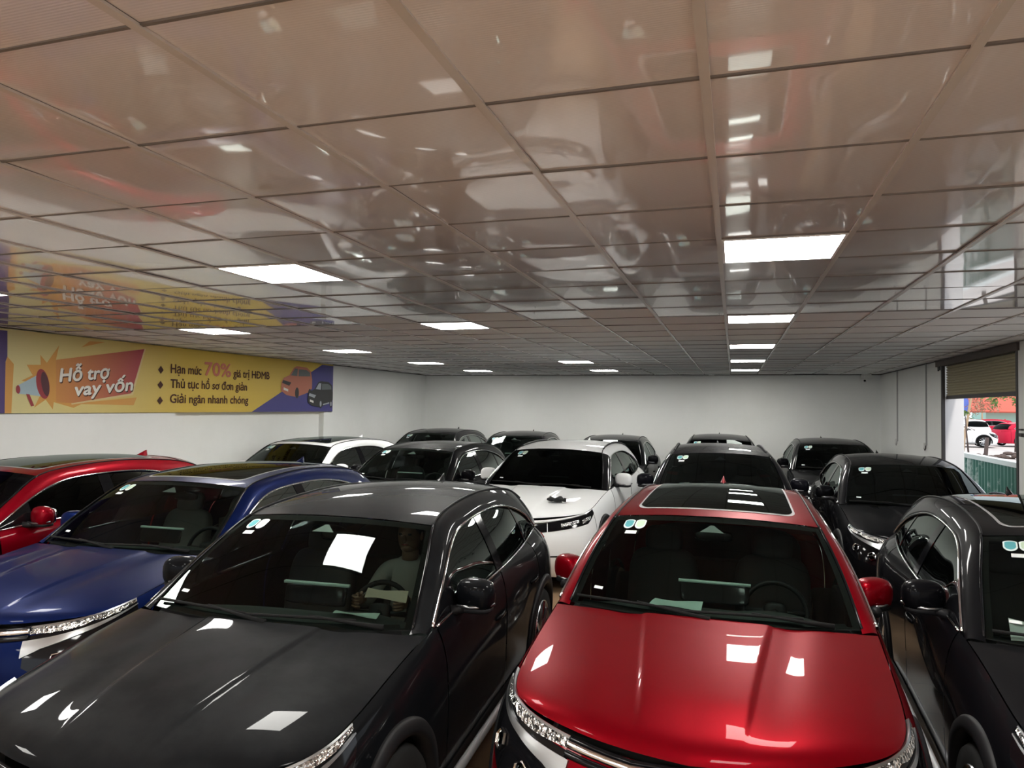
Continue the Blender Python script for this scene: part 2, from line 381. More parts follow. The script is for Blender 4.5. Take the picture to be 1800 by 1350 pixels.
def body_panel(name, side, u0, u1, v0, v1, material, parent, cut=True, step=.018):
    lu = np.linalg.norm(np.diff(G(np.linspace(u0, u1, 60), [.4])[:, 0], axis=0), axis=1).sum()
    nu = max(4, int(lu/step)); nv = 44
    P = G(np.linspace(u0, u1, nu), np.linspace(v0, v1, nv)); a, b = P.shape[:2]
    V = P.reshape(-1, 3).copy(); keep = np.ones(len(V), bool); rad = np.full(len(V), 9.); ctr = np.zeros((len(V), 2))
    if cut:
        for wy in WHY:
            d = np.hypot(V[:, 1]-wy, V[:, 2]-WZ); ins = (d < AR) & (V[:, 0] > .5)
            keep &= ~ins; m = ins; rad[m] = d[m]; ctr[m] = (wy, WZ)
    F = []
    for i in range(a-1):
        for j in range(b-1):
            f = (i*b+j, (i+1)*b+j, (i+1)*b+j+1, i*b+j+1)
            if any(keep[list(f)]): F.append(f)
    used = set(k for f in F for k in f)
    for k in used:
        if not keep[k] and rad[k] > .01:
            c = ctr[k]; V[k, 1:] = c+(V[k, 1:]-c)*AR/rad[k]
    idx = {k: i for i, k in enumerate(sorted(used))}; V = V[sorted(used)]; F = [tuple(idx[k] for k in f) for f in F]
    if side < 0: V[:, 0] *= -1
    else: F = [f[::-1] for f in F]
    if not F: return None
    return mesh(name, V, F, material, parent)

def build_car(style, paint, sunroof, rails=False, scale=(1, 1, 1), wtint='glass_front'):
    """a crossover at the origin, nose at y=0 facing -y; returns its Empty (label and place are set later)"""
    root = empty('crossover_car'); PT = 'paint_black'
    B = [o for o in COL.objects]
    for side in (1, -1):
        # --- lower body panels split at the shut lines
        uf = u_at_y(.55); g = .0012
        fm = lambda y: u_at_y(y, MID)
        body_panel('fender', side, uf+g, fm(1.50)-g, 0, 1, PT, root)
        for nm, y0, y1 in (('front_door', 1.50, 2.68), ('rear_door', 2.68, 3.58)):
            d = body_panel(nm, side, fm(y0)+g, fm(y1)-g, 0.0, .86, PT, root)
            hy = y1-.17; q = G([fm(hy-.10), fm(hy-.05), fm(hy), fm(hy+.05), fm(hy+.10)], [.27])[:, 0]; q[:, 0] += [.004, .016, .018, .016, .004]
            q[:, 0] *= side
            MB().tube(q, [.012, .014, .014, .014, .012], 8, sx=.6).build('handle', PT, d)
        body_panel('quarter_panel', side, fm(3.58)+g, fm(4.40)-g, 0, 1, PT, root)
        sk = MB(); P = G(np.linspace(fm(1.27), fm(3.36), 70), np.linspace(.86, 1, 6)); Q = mirx(P) if side < 0 else P
        sk.grid(Q+np.array([.006*side, 0, 0])); sk.build('rocker_cladding', 'satin_black', root)
        st = MB(); ys = np.linspace(1.32, 3.30, 30)
        st.tube([(side*.952, y, .275) for y in ys], .030, 8, sx=.75); st.build('sill_trim', 'silver_sill', root)
        # --- wheel arch cladding and wheels
        for wy in WHY:
            ar = MB(); P = []
            for k in range(49):
                th = math.radians(-12+204*k/48); row = []
                for (r, o) in ((AR-.015, -.06), (AR-.012, .012), (AR+.012, .020), (AR+.05, .018), (AR+.062, .004), (AR+.062, -.03)):
                    y = wy+r*math.cos(th); z = WZ+r*math.sin(th)
                    yy = G([fm(min(max(y, .30), 4.44))], np.linspace(.1, 1, 60))[0]; x = np.interp(-z, -yy[:, 2], yy[:, 0])
                    row.append((side*(x+o), y, max(z, .17)))
                P.append(row)
            ar.grid(np.array(P)); ar.build('arch_cladding', 'satin_black', root)
            wl = MB(); cx = side*.83; R = .36
            wl.lathe([(-.11, .25), (-.12, .33), (-.09, R-.006), (-.04, R), (.04, R), (.09, R-.006), (.12, .33), (.11, .25)], (cx, wy, WZ), n=44)
            tw = wl.build('wheel', 'rubber', root)
            rm = MB(); o = side
            rm.lathe([(.105*o, .262), (.118*o, .255), (.10*o, .235), (-.06*o, .225), (-.10*o, .24)], (cx, wy, WZ), n=44)
            rm.lathe([(.085*o, .0), (.085*o, .05), (.06*o, .065)], (cx, wy, WZ), n=20)
            for k in range(5):
                for da in (-11, 11):
                    th = math.radians(90+72*k+da); t2 = math.radians(90+72*k+da*1.5)
                    rm.tube([(cx+.085*o, wy+.04*math.cos(th), WZ+.04*math.sin(th)), (cx+.098*o, wy+.14*math.cos(t2), WZ+.14*math.sin(t2)), (cx+.10*o, wy+.245*math.cos(t2), WZ+.245*math.sin(t2))], [.020, .017, .021], 6)
            autosmooth(rm.build('rim', 'alloy', tw))
            MB().lathe([(.035*o, .0), (.035*o, .17), (.02*o, .17)], (cx, wy, WZ), n=28).build('brake_disc', 'satin_silver', tw)
        # --- greenhouse side: painted frame, windows, pillars, chrome
        t = np.linspace(0, 10, 150); v = np.linspace(0, 1, 12); Qc, Rc = nspl(QL, t), nspl(RL, t)
        P = Qc[:, None]*(1-v)[None, :, None]+Rc[:, None]*v[None, :, None]
        P = P+(.020*4*v*(1-v))[None, :, None]*np.array([.75, 0, .65])
        P[0] += np.array([0, -.035, -.014])
        P = P*np.array([side, 1, 1])
        if style == 'a': MB().grid(P, flip=side > 0).build('pillar_frame', PT, root)
        else: MB().grid(P[:45], flip=side > 0).build('front_pillar', 'gloss_black', root); MB().grid(P[44:], flip=side > 0).build('pillar_frame', PT, root)
        def side_glass(name, y0, y1, off, material, par=root, trim=.012):
            tq = np.linspace(0, 9, 400); q = nspl(QL, tq); ys = np.linspace(y0, y1, 40)
            top = np.stack([np.interp(ys, q[:, 1], q[:, k]) for k in range(3)], -1); top[:, 1] = ys; bot = T_at_y(ys)
            bot[:, 2] -= .01; vv = np.linspace(0, 1, 10)
            P = bot[:, None]*(1-vv)[None, :, None]+top[:, None]*vv[None, :, None]
            P[..., 0] += (off+.012*4*vv*(1-vv))[None, :]; P[..., 0] *= side
            return MB().grid(P, flip=side > 0).build(name, material, par)
        side_glass('front_window', 1.83, 2.655, -.008, 'glass_side'); side_glass('rear_window', 2.785, 3.56, -.008, 'glass_side'); side_glass('quarter_window', 3.60, 4.08, -.008, 'glass_side')
        for nm, y0, y1 in (('mirror_sail', 1.46, 1.835), ('pillar_trim', 2.65, 2.79), ('rear_pillar_trim', 3.555, 3.605)):
            side_glass(nm, y0, y1, -.003, 'gloss_black')
        ch = MB(); q = nspl(QL, np.linspace(0.1, 9, 90)); q[:, 0] = (q[:, 0]+.006)*side; ch.tube(q, .009, 6); ch.build('window_trim', 'chrome', root)
        bt = MB(); ys = np.linspace(1.5, 4.10, 60); q = T_at_y(ys); q[:, 0] = (q[:, 0]+.004)*side; bt.tube(q, .008, 6); bt.build('belt_trim', 'chrome' if style == 'a' else 'gloss_black', root)
        # roof ditch moulding
        dm = MB(); q = nspl(RL, np.linspace(3, 8.6, 60)); q[:, 2] += .004; q[:, 0] *= side; dm.tube(q, .007, 6); dm.build('roof_moulding', 'satin_black', root)
        am = MB(); q = nspl(RL, np.linspace(0, 3, 24)); q[:, 0] = (q[:, 0]+.002)*side; q[:, 2] += .003; am.tube(q, .008, 6); am.build('pillar_moulding', 'gloss_black', root)
        if rails:
            rr = MB(); q = nspl(RL, np.linspace(3.7, 7.7, 40)); q[:, 2] += .014*np.sin(np.linspace(0, math.pi, 40))**.5+.004; q[:, 0] = (q[:, 0]+.0)*side
            rr.tube(q, .012, 8); rr.build('roof_rail', 'satin_black', root)
        # --- door mirror
        mr = MB(); mr.blob((side*.97, 1.84, 1.145), (.115, .075, .092), .7, .75, rot=Matrix.Rotation(side*math.radians(-12), 3, 'Z')); mo = mr.build('mirror', PT, root)
        mb_ = MB(); mb_.tube([(side*.855, 1.74, 1.075), (side*.90, 1.78, 1.075), (side*.96, 1.83, 1.075)], [.030, .026, .022], 8); mb_.blob((side*.965, 1.835, 1.072), (.105, .068, .022), .6, .6)
        mb_.build('mirror_base', 'satin_black', mo)
        MB().tube([(side*.885, 1.765, 1.098), (side*.96, 1.762, 1.092), (side*1.045, 1.782, 1.096), (side*1.085, 1.83, 1.105)], .0085, 8).build('indicator', 'satin_silver', mo)
        MB().blob((side*.965, 1.905, 1.145), (.095, .012, .068), .4, .4).build('mirror_glass', 'chrome', mo)
        # --- headlamp
        if style == 'a':
            ui, uo = u_at_y(.185), u_at_y(.60)
            hl = MB(); surf_strip(hl, ui-.002, uo, lin((0, .060), (1, .022)), lin((0, .24), (.12, .31), (.5, .30), (.85, .21), (1, .075)), .002, .02, side)
            ho = hl.build('headlamp', 'gloss_black', root)
            dr = MB(); surf_strip(dr, ui, uo, lin((0, .012), (1, .006)), lin((0, .052), (.2, .060), (.42, .054), (.50, .036), (.58, .044), (.8, .040), (1, .022)), .008, .02, side)
            autosmooth(dr.build('running_lamp', 'lamp_crystal', ho))
            db = MB(); surf_strip(db, ui, uo, lin((0, .004), (1, .0)), lin((0, .016), (1, .008)), .012, .01, side, na=50, nd=3); autosmooth(db.build('lamp_brow', 'satin_silver', ho))
            bl = MB(); surf_strip(bl, ui-.004, uo, lin((0, .090), (.2, .084), (.5, .066), (1, .036)), lin((0, .185), (.12, .145), (.35, .108), (.6, .080), (1, .042)), .012, .01, side)
            autosmooth(bl.build('lamp_blade', 'satin_silver', ho))
            for a, dp in ((.22, .225), (.52, .185)):
                u = ui+(uo-ui)*a; c = surf_path(np.array([u-.004, u, u+.004]), [dp]*3, .004)[1]; c[0] *= side
                nrm = surf_path(np.array([u-.004, u, u+.004]), [dp]*3, .05)[1]; nrm[0] *= side; nv = Vector(nrm-c).normalized()
                rot = Vector((1, 0, 0)).rotation_difference(nv).to_matrix()
                pj = MB(); pj.lathe([(.0, .046), (.012, .046), (.014, .040), (.004, .034)], (0, 0, 0), n=6); pj.lathe([(.010, .001), (.008, .018), (.002, .030)], (0, 0, 0), n=20, mi=1)
                pj.V = [tuple(rot @ Vector(p)+Vector(c)) for p in pj.V]; autosmooth(pj.build('projector', ['chrome', 'glass_roof'], ho))
        else:
            ui, uo = u_at_y(.165), u_at_y(.56)
            hl = MB(); surf_strip(hl, ui, uo, lin((0, .035), (1, .005)), lin((0, .150), (.7, .135), (1, .055)), .004, .02, side); ho = hl.build('headlamp', 'gloss_black', root)
            for a0, a1 in ((.16, .48), (.55, .82)):
                dr = MB(); surf_strip(dr, ui+(uo-ui)*a0, ui+(uo-ui)*a1, lin((0, .075), (1, .06)), lin((0, .115), (1, .095)), .008, .01, side, na=12); autosmooth(dr.build('running_lamp', 'lamp_crystal', ho))
            db = MB(); surf_strip(db, ui, uo, lin((0, .030), (1, .0)), lin((0, .038), (1, .008)), .008, .01, side, nd=3); autosmooth(db.build('lamp_brow', 'satin_silver', ho))
        # tail lamp
        tl = MB(); surf_strip(tl, u_at_y(4.30), u_at_y(4.60), lin((0, .10), (1, .10)), lin((0, .15), (1, .17)), .008, .01, side); tl.build('tail_lamp', 'tail_red', root)
        # wiper
        sx = side*.30-.12
        wp = MB(); 
        wy = lambda x, h: wind_pt(np.array([x/.75]), np.array([h]))[0]+np.array([0, -.012, .016])
        a, b = (sx-.30, sx+.30); wp.tube([wy(a, .045), wy((a+b)/2, .06), wy(b, .05)], .008, 6)
        wp.tube([wy(b+.14, -.03)-np.array([0, 0, .0]), wy(b, .03), wy((a+b)/2+.05, .075)], [.016, .010, .006], 6)
        wp.build('wiper', 'rubber', root)
        # front seat
        X = side*.37
        se = MB(); rt = Matrix.Rotation(math.radians(-16), 3, 'X')
        se.blob((X, 2.20, .55), (.26, .27, .09), .5, .5); se.blob((X, 2.50, .86), (.25, .085, .34), .45, .55, rot=rt)
        s_o = se.build('seat', 'seat_black', root)
        MB().blob((X, 2.585, 1.255), (.135, .055, .095), .5, .6, rot=rt).build('headrest', 'seat_black', s_o)
    # --- whole-width parts
    uf = u_at_y(.55)
    P = G(np.linspace(0, uf-.0012, 60), np.linspace(0, 1, 44)); full = np.concatenate([mirx(P)[::-1][:-1], P], 0); MB().grid(full, flip=True).build('front_bumper', PT, root)
    ur = u_at_y(4.40, MID)
    P = G(np.linspace(ur+.0012, 1, 40), np.linspace(0, 1, 44)); full = np.concatenate([P, mirx(P)[::-1][1:]], 0); MB().grid(full, flip=True).build('rear_bumper', PT, root)
    P = gridst(hood_pt, np.linspace(-.993, .993, 141), np.concatenate([np.linspace(.006, .12, 22)[:-1], np.linspace(.12, 1, 70)])); MB().grid(P).build('hood', PT, root)
    # cowl panel between hood and glass
    s = np.linspace(-.91, .91, 41); h1 = hood_pt(s, np.full(41, .985)); h1[:, 2] -= .030; w0 = wind_pt(s, np.full(41, .06)); w0[:, 2] -= .012
    MB().grid(np.stack([h1, h1*.4+w0*.6+np.array([0, 0, -.02]), w0], 1)).build('cowl_panel', 'satin_black', root)
    P = gridst(wind_pt, np.linspace(-1, 1, 61), np.linspace(0, 1, 40)); wo = MB().grid(P).build('windshield', wtint, root)
    # black border of the glass
    bd = MB()
    for s0, s1, t0, t1 in ((-1, -.95, 0, 1), (.95, 1, 0, 1), (-.95, .95, .94, 1), (-.95, .95, 0, .02)):
        Q = gridst(wind_pt, np.linspace(s0, s1, 30 if s1-s0 > 1 else 4), np.linspace(t0, t1, 30 if t1-t0 > .5 else 4)); bd.grid(Q+np.array([0, .004, -.006]))
    bd.build('glass_border', 'seam_dark', wo)
    P = gridst(roof_pt, np.linspace(-1, 1, 61), np.linspace(0.004, 1, 80)); MB().grid(P).build('roof', PT, root)
    P = gridst(tail_pt, np.linspace(-1, 1, 31), np.linspace(.0, 1, 30)); MB().grid(P).build('rear_windshield', 'glass_side', root)
    sp = MB(); Q = gridst(roof_pt, np.linspace(-.98, .98, 31), np.linspace(.93, 1, 5)); 
    ext = Q[:, -1:]+np.array([0, .10, -.022]); top = np.concatenate([Q+np.array([0, 0, .006]), ext], 1); low = top[:, ::-1]+np.array([0, -.02, -.035]); sp.grid(np.concatenate([top, low], 1)); sp.build('spoiler', PT, root)
    if sunroof:
        out = rrect(-.80, .80, .10, .74, .10, 6, .55)
        rim = patch(roof_pt, [(x*1.03, (y-.42)*1.04+.42) for x, y in out], .0025, root, 'sunroof_seal', 'cable_grey', 9)
        patch(roof_pt, out, .0055, root, 'sunroof', 'glass_roof', 12)
    an = MB(); c = roof_pt(np.array([0.]), np.array([.86]))[0]
    for yy, h, wd in ((0, .004, .012), (.05, .020, .020), (.11, .045, .015), (.15, .056, .008), (.17, .03, .006), (.18, .004, .006)): pass
    prof = [(-.09, .0, .012), (-.04, .018, .026), (.02, .040, .024), (.06, .058, .013), (.085, .060, .006), (.09, .0, .010)]
    L = []
    for yy, h, wd in prof: L.append([(c[0]-wd*1.3, c[1]+yy, c[2]-.012), (c[0]-wd*.5, c[1]+yy, c[2]+h*.7), (c[0], c[1]+yy, c[2]+h), (c[0]+wd*.5, c[1]+yy, c[2]+h*.7), (c[0]+wd*1.3, c[1]+yy, c[2]-.012)])
    an.grid(np.array(L)); an.build('antenna', PT, root)
    # nose: light bar and emblem
    if style == 'a':
        ue = u_at_y(.185); u = np.concatenate([np.linspace(ue, .02, 40)]); 
        xs = np.interp(u, UU, TT[:, 0]); dep = np.interp(xs, [0, .06, .13, .20, .35, .6], [.135, .105, .062, .040, .036, .036])
        p = surf_path(u, dep, .012); path = np.concatenate([p, mirx(p)[::-1]], 0)
        lb = MB().tube(path, .0165, 10, sx=.75).build('light_bar', 'chrome', root)
        dep2 = dep+.034; p = surf_path(u, dep2, .004); path = np.concatenate([p, mirx(p)[::-1]], 0); MB().tube(path, .016, 8).build('light_bar_base', 'gloss_black', lb)
        p = surf_path(u, dep-.026, .002); path = np.concatenate([p, mirx(p)[::-1]], 0); MB().tube(path, .012, 8).build('nose_strip', 'gloss_black', lb)
        uu = np.linspace(u_at_y(.125), .004, 14); xs = np.interp(uu, UU, TT[:, 0]); dep = np.interp(xs, [0, .10], [.20, .085]); p = surf_path(uu, dep, .02); path = np.concatenate([p, mirx(p)[::-1]], 0)
        MB().tube(path, .014, 8).build('emblem', 'chrome', root)
        c = surf_path(np.array([u_at_y(.17)-.01, u_at_y(.17), u_at_y(.17)+.01]), [.15]*3, .002)[1]
    else:
        u = np.linspace(u_at_y(.165), .001, 30)
        gr = MB()
        for sd_ in (1, -1): surf_strip(gr, 0.0005, u_at_y(.162), lin((0, .050), (1, .045)), lin((0, .16), (1, .15)), .003, .02, sd_)
        go = gr.build('grille', 'gloss_black', root)
        for dd in (.040,): p = surf_path(u, [dd]*30, .01); MB().tube(np.concatenate([p, mirx(p)[::-1]], 0), .011, 8).build('grille_trim', 'satin_silver', go)
        xs = np.interp(u, UU, TT[:, 0]); dep = np.interp(xs, [0, .10, .14, .6], [.115, .075, .058, .055]); p = surf_path(u[xs < .16], dep[xs < .16], .016); MB().tube(np.concatenate([p, mirx(p)[::-1]], 0), .010, 8).build('emblem', 'satin_silver', go)
    lg = MB()
    for sd_ in (1, -1): surf_strip(lg, 0.0005, u_at_y(.20), lin((0, .40), (1, .42)), lin((0, .52), (1, .50)), .003, .02, sd_)
    lg.build('lower_grille', 'satin_black', root)
    # inside
    ub = MB(); ub.box((-.62, .25, .20), (.62, 4.45, .42)); ub.box((-.60, .35, .42), (.60, 1.25, .76)); ub.box((-.86, 1.36, .22), (.86, 3.28, .40)); ub.box((-.60, 3.30, .42), (.60, 4.45, .98))
    ub.build('underbody', 'interior_dark', root, False)
    db = MB(); xs = np.linspace(-.80, .80, 33); P = []
    for (yy, zz) in ((1.32, 1.03), (1.42, 1.035), (1.60, 1.03), (1.72, 1.01), (1.79, .97), (1.80, .88), (1.74, .72), (1.62, .60)):
        P.append([(x, yy+.03*(x/.8)**2*(1 if yy < 1.5 else -.5), zz-.03*(abs(x)/.8)**3-(.0 if abs(x-.37) > .22 else -.022*math.cos((x-.37)/.22*math.pi/2)) if yy > 1.5 else zz-.03*(abs(x)/.8)**3-.02) for x in xs])
    do = db.grid(np.array(P)).build('dashboard', 'interior_dark', root)
    ds = MB(); rt = Matrix.Rotation(math.radians(-14), 3, 'X'); ds.blob((.02, 1.75, 1.095), (.20, .008, .06), .25, .3, rot=rt); so_ = ds.build('display', 'gloss_black', do)
    MB().box((-.19, 1.752, 1.148), (.23, 1.774, 1.163)).build('display_glint', 'mint_glint', so_)  # pale strip imitates a ceiling light reflected on the display
    sw = MB(); ring = []; c = Vector((.37, 1.88, .985)); rt = Matrix.Rotation(math.radians(-24), 3, 'X')
    for k in range(37): a = 2*math.pi*k/36; ring.append(c+rt @ Vector((.18*math.cos(a), 0, .175*math.sin(a))))
    sw.tube(ring, .016, 8, cap=False); sw.blob(c, (.07, .03, .055), .6, .6, rot=rt)
    for a in (0, 180, 270): a = math.radians(a); sw.tube([c, c+rt @ Vector((.17*math.cos(a), 0, .17*math.sin(a)))], .016, 6)
    sw.tube([c, c+Vector((0, -.16, -.05))], .03, 8); sw.build('steering_wheel', 'satin_black', root)
    bs = MB(); rt = Matrix.Rotation(math.radians(-18), 3, 'X'); bs.blob((0, 3.20, .58), (.62, .25, .10), .4, .4); bs.blob((0, 3.48, .92), (.62, .08, .32), .4, .4, rot=rt); bs.build('rear_seat', 'seat_black', root)
    MB().blob((0, 2.06, 1.385), (.12, .022, .035), .5, .5).build('rear_view_mirror', 'gloss_black', root)
    patch(wind_pt, [(-.11, .84), (.11, .84), (.015, .925), (-.015, .925)], -.02, root, 'sensor_cover', 'sensor_grey', 3)
    # stickers inside the glass, on the image-left top corner
    def lobe(cx, cy, r):
        return [(cx+r*1.0*max(-1, min(1, 1.15*math.cos(a))), cy+r*1.45*(math.sin(a) if math.sin(a) < 0 else .62*math.sin(a)**.6)) for a in np.linspace(0, 2*math.pi, 28, endpoint=False)]
    for cx, m in ((-.80, 'sticker_teal'), (-.685, 'sticker_green')):
        patch(wind_pt, lobe(cx, .885, .052), .0012, root, 'sticker_backing', 'sticker_rim', 3)
        patch(wind_pt, lobe(cx, .885, .040), .0020, root, 'sticker', m, 3)
    patch(wind_pt, [(-.80, .745), (-.69, .745), (-.69, .785), (-.80, .785)], .0012, root, 'sticker_strip', 'sticker_white', 2)
    patch(wind_pt, [(-.86, .15), (-.79, .15), (-.79, .175), (-.86, .175)], .0012, root, 'sticker_tag', 'sticker_white', 2)
    # seams across the roof to glass, hood to windshield stay as real gaps
    S = np.array(scale)
    for o in COL.objects:
        if o not in B and o.type == 'MESH':
            co = np.empty(len(o.data.vertices)*3); o.data.vertices.foreach_get('co', co); co = (co.reshape(-1, 3)*S).ravel(); o.data.vertices.foreach_set('co', co); o.data.update()
    return root

def children(o): return [c for c in KIDS.get(o.name, [])]
KIDS = {}
def index_kids():
    KIDS.clear()
    for o in COL.objects:
        if o.parent: KIDS.setdefault(o.parent.name, []).append(o)
def copy_tree(o, parent=None):
    c = o.copy(); COL.objects.link(c)
    if parent is not None: c.parent = parent
    for k in list(KIDS.get(o.name, [])): copy_tree(k, c)
    return c
def repaint(root, paint, wt=None, extra=None):
    st = [root]; km = {}
    for o in COL.objects:
        if o.parent: km.setdefault(o.parent.name, []).append(o)
    while st:
        o = st.pop(); st += km.get(o.name, [])
        for i, sl in enumerate(o.material_slots):
            base = o.data.materials[i].name
            m = paint if base == 'paint_black' else (wt or 'glass_front') if base == 'glass_front' else None
            if m: sl.link = 'OBJECT'; sl.material = MATS[m]
        if extra: extra(o)

# ------------------------------------------------------------------ the setting
GX, GY, TS = -1.8712, 1.2527, 0.6          # ceiling grid origin and module
XL, XR, YB, YF = -8.15, 3.20, 18.10, -6.0
def struct(o): o['kind'] = 'structure'; return o
def slab(name, a, b, m): return struct(MB().box(a, b).build(name, m, None, False))
slab('floor', (-9.3, YF-.5, -.12), (XR+.32, YB+.3, 0), 'floor_brown')
slab('wall_back', (-9.3, YB, 0), (XR+.3, YB+.2, CEIL+.4), 'wall_white')
slab('wall_left', (-9.3, YF, 0), (XL, YB, CEIL+.4), 'wall_white')
slab('trim_1', (XL, YF, 0), (-8.03, 8.84, 2.045), 'wall_white')            # thicker lower wall under the banner
slab('trim_2', (XL, 12.95, 0), (-8.035, 13.29, 2.04), 'wall_white')         # column below the banner's end
slab('trim_3', (XL, 13.29, 0), (-8.06, YB, CEIL), 'wall_white')
OP0, OP1 = 9.82, 13.07
W = MB(); W.box((XR, OP1, 0), (XR+.31, YB, CEIL+.4)); W.box((XR, OP0, CEIL-.02), (XR+.31, OP1, CEIL+.4))
W.box((XR, 9.35, 0), (XR+.31, OP0, CEIL+.4)); W.box((XR, 4.9, CEIL-.3), (XR+.31, 9.35, CEIL+.4)); W.box((XR, YF, 0), (XR+.31, 4.9, CEIL+.4))
struct(W.build('wall_right', 'wall_white', None, False))
slab('trim_4', (-.58, YB-.03, 0), (-.45, YB, CEIL), 'wall_white')           # shallow pilaster in the back wall
slab('sun_block_slab', (-9.3, YF, CEIL+.4), (XR+.31, YB+.2, CEIL+.6), 'wall_white').name = 'sun_block_slab'  # unseen slab added above the ceiling to block the sun
LIGHTS = [(c, r) for c in (-7, -2, 3) for r in (-11, -6, -1, 4, 9, 14, 19, 24) if not (c == -2 and r == 14)]
PALE = [(3, 12), (4, 11), (1, 12), (1, 13), (1, 14), (-1, 10), (-3, 8), (-4, 16), (1, 8), (-1, 8), (-2, 14)]
c0, c1 = int(math.floor((XL-GX)/TS)), int(math.ceil((XR-GX)/TS)); r0, r1 = -12, int(math.ceil((YB-GY)/TS))
T_ = MB(); n = 6
for c in range(c0, c1):
    for r in range(r0, r1):
        if (c, r) in LIGHTS: continue
        x0, y0 = GX+c*TS, GY+r*TS; tx, ty = rng.normal(0, .0038, 2); sag = abs(rng.normal(.0012, .0012)); e = .004
        mi = 1 if (c, r) in PALE else (0 if r < 9 else 2+int(rng.integers(0, 2))); dz = rng.normal(0, .0006)
        q = np.linspace(0, 1, n); X_, Y_ = np.meshgrid(q, q, indexing='ij')
        z = CEIL+.005+dz+tx*(X_-.5)*TS+ty*(Y_-.5)*TS-sag*16*X_*(1-X_)*Y_*(1-Y_)
        P = np.stack([np.minimum(x0+e+X_*(TS-2*e), XR), np.minimum(y0+e+Y_*(TS-2*e), YB), z], -1)
        T_.grid(P, mi, flip=True)
struct(T_.build('ceiling', ['ceiling_tile', 'tile_matte', 'tile_satin', 'tile_satin_pink']))
gb = MB()
for c in range(c0, c1+1):
    x = GX+c*TS
    if XL < x < XR: gb.box((x-.013, YF, CEIL-.0035), (x+.013, YB, CEIL+.004)); gb.box((x-.012, YF, CEIL+.004), (x+.012, YB, CEIL+.03), 1)
for r in range(r0, r1+1):
    y = GY+r*TS
    if YF < y < YB:
        gb.box((XL, y-.02, CEIL+.012), (XR, y+.02, CEIL+.02), 1); gb.box((XL, y-.005, CEIL+.0005), (XR, y+.005, CEIL+.012), 2)  # thin dark strip stands in for the shadow line along each row bar
struct(gb.build('trim_5', ['grid_bar', 'trim_dark', 'grid_shade_line'], None, False))
slab('trim_6', (XL, YB-.02, CEIL-.012), (XR, YB, CEIL+.01), 'trim_dark')
slab('trim_7', (XR-.02, OP1, CEIL-.012), (XR, YB, CEIL+.01), 'trim_dark')
slab('trim_8', (-8.06, 13.29, CEIL-.012), (-8.04, YB, CEIL+.01), 'trim_dark')
# outside jamb of the roller door
slab('trim_9', (XR+.02, OP1-.012, 0), (XR+.30, OP1, 2.45), 'wall_jamb')
slab('trim_10', (XR-.012, OP1-.07, 0), (XR+.03, OP1, CEIL-.03), 'trim_dark')
slab('trim_11', (XR-.012, OP0, 0), (XR+.03, OP0+.05, CEIL-.03), 'trim_dark')

# ceiling lights
first = None
def light_label(c, r):
    side = {-7: 'by the yellow banner wall', -2: 'in the middle row of panels', 3: 'in the row above the red car'}[c]
    if r < 4: return 'square white LED ceiling panel %s, behind the camera' % side
    order = {-7: [4, 9, 14, 19, 24], -2: [4, 9, 19, 24], 3: [4, 9, 14, 19, 24]}[c].index(r)
    nm = ['nearest', 'second nearest', 'third nearest', 'fourth nearest', 'fifth nearest'][order]
    if r == 24: nm = 'by the back wall'
    return 'bright LED ceiling panel %s, %s' % (side, nm)
for c, r in LIGHTS:
    x, y = GX+(c+.5)*TS, GY+(r+.5)*TS
    if first is None:
        t = empty('ceiling_light', (x, y, CEIL-.004)); h = .287
        f = MB()
        for a, b in (((-h, -h), (h, -h+.013)), ((-h, h-.013), (h, h)), ((-h, -h+.013), (-h+.013, h-.013)), ((h-.013, -h+.013), (h, h-.013))): f.box((a[0], a[1], .0), (b[0], b[1], .012))
        f.build('frame', 'lamp_frame', t, False)
        d = MB().box((-h+.013, -h+.013, .003), (h-.013, h-.013, .010)); d.build('diffuser', 'lamp_glow', t, False); first = t; index_kids()
    else:
        t = copy_tree(first); t.location = (x, y, CEIL-.004)
    tag(t, light_label(c, r), 'ceiling light', 'LED panels in the ceiling')

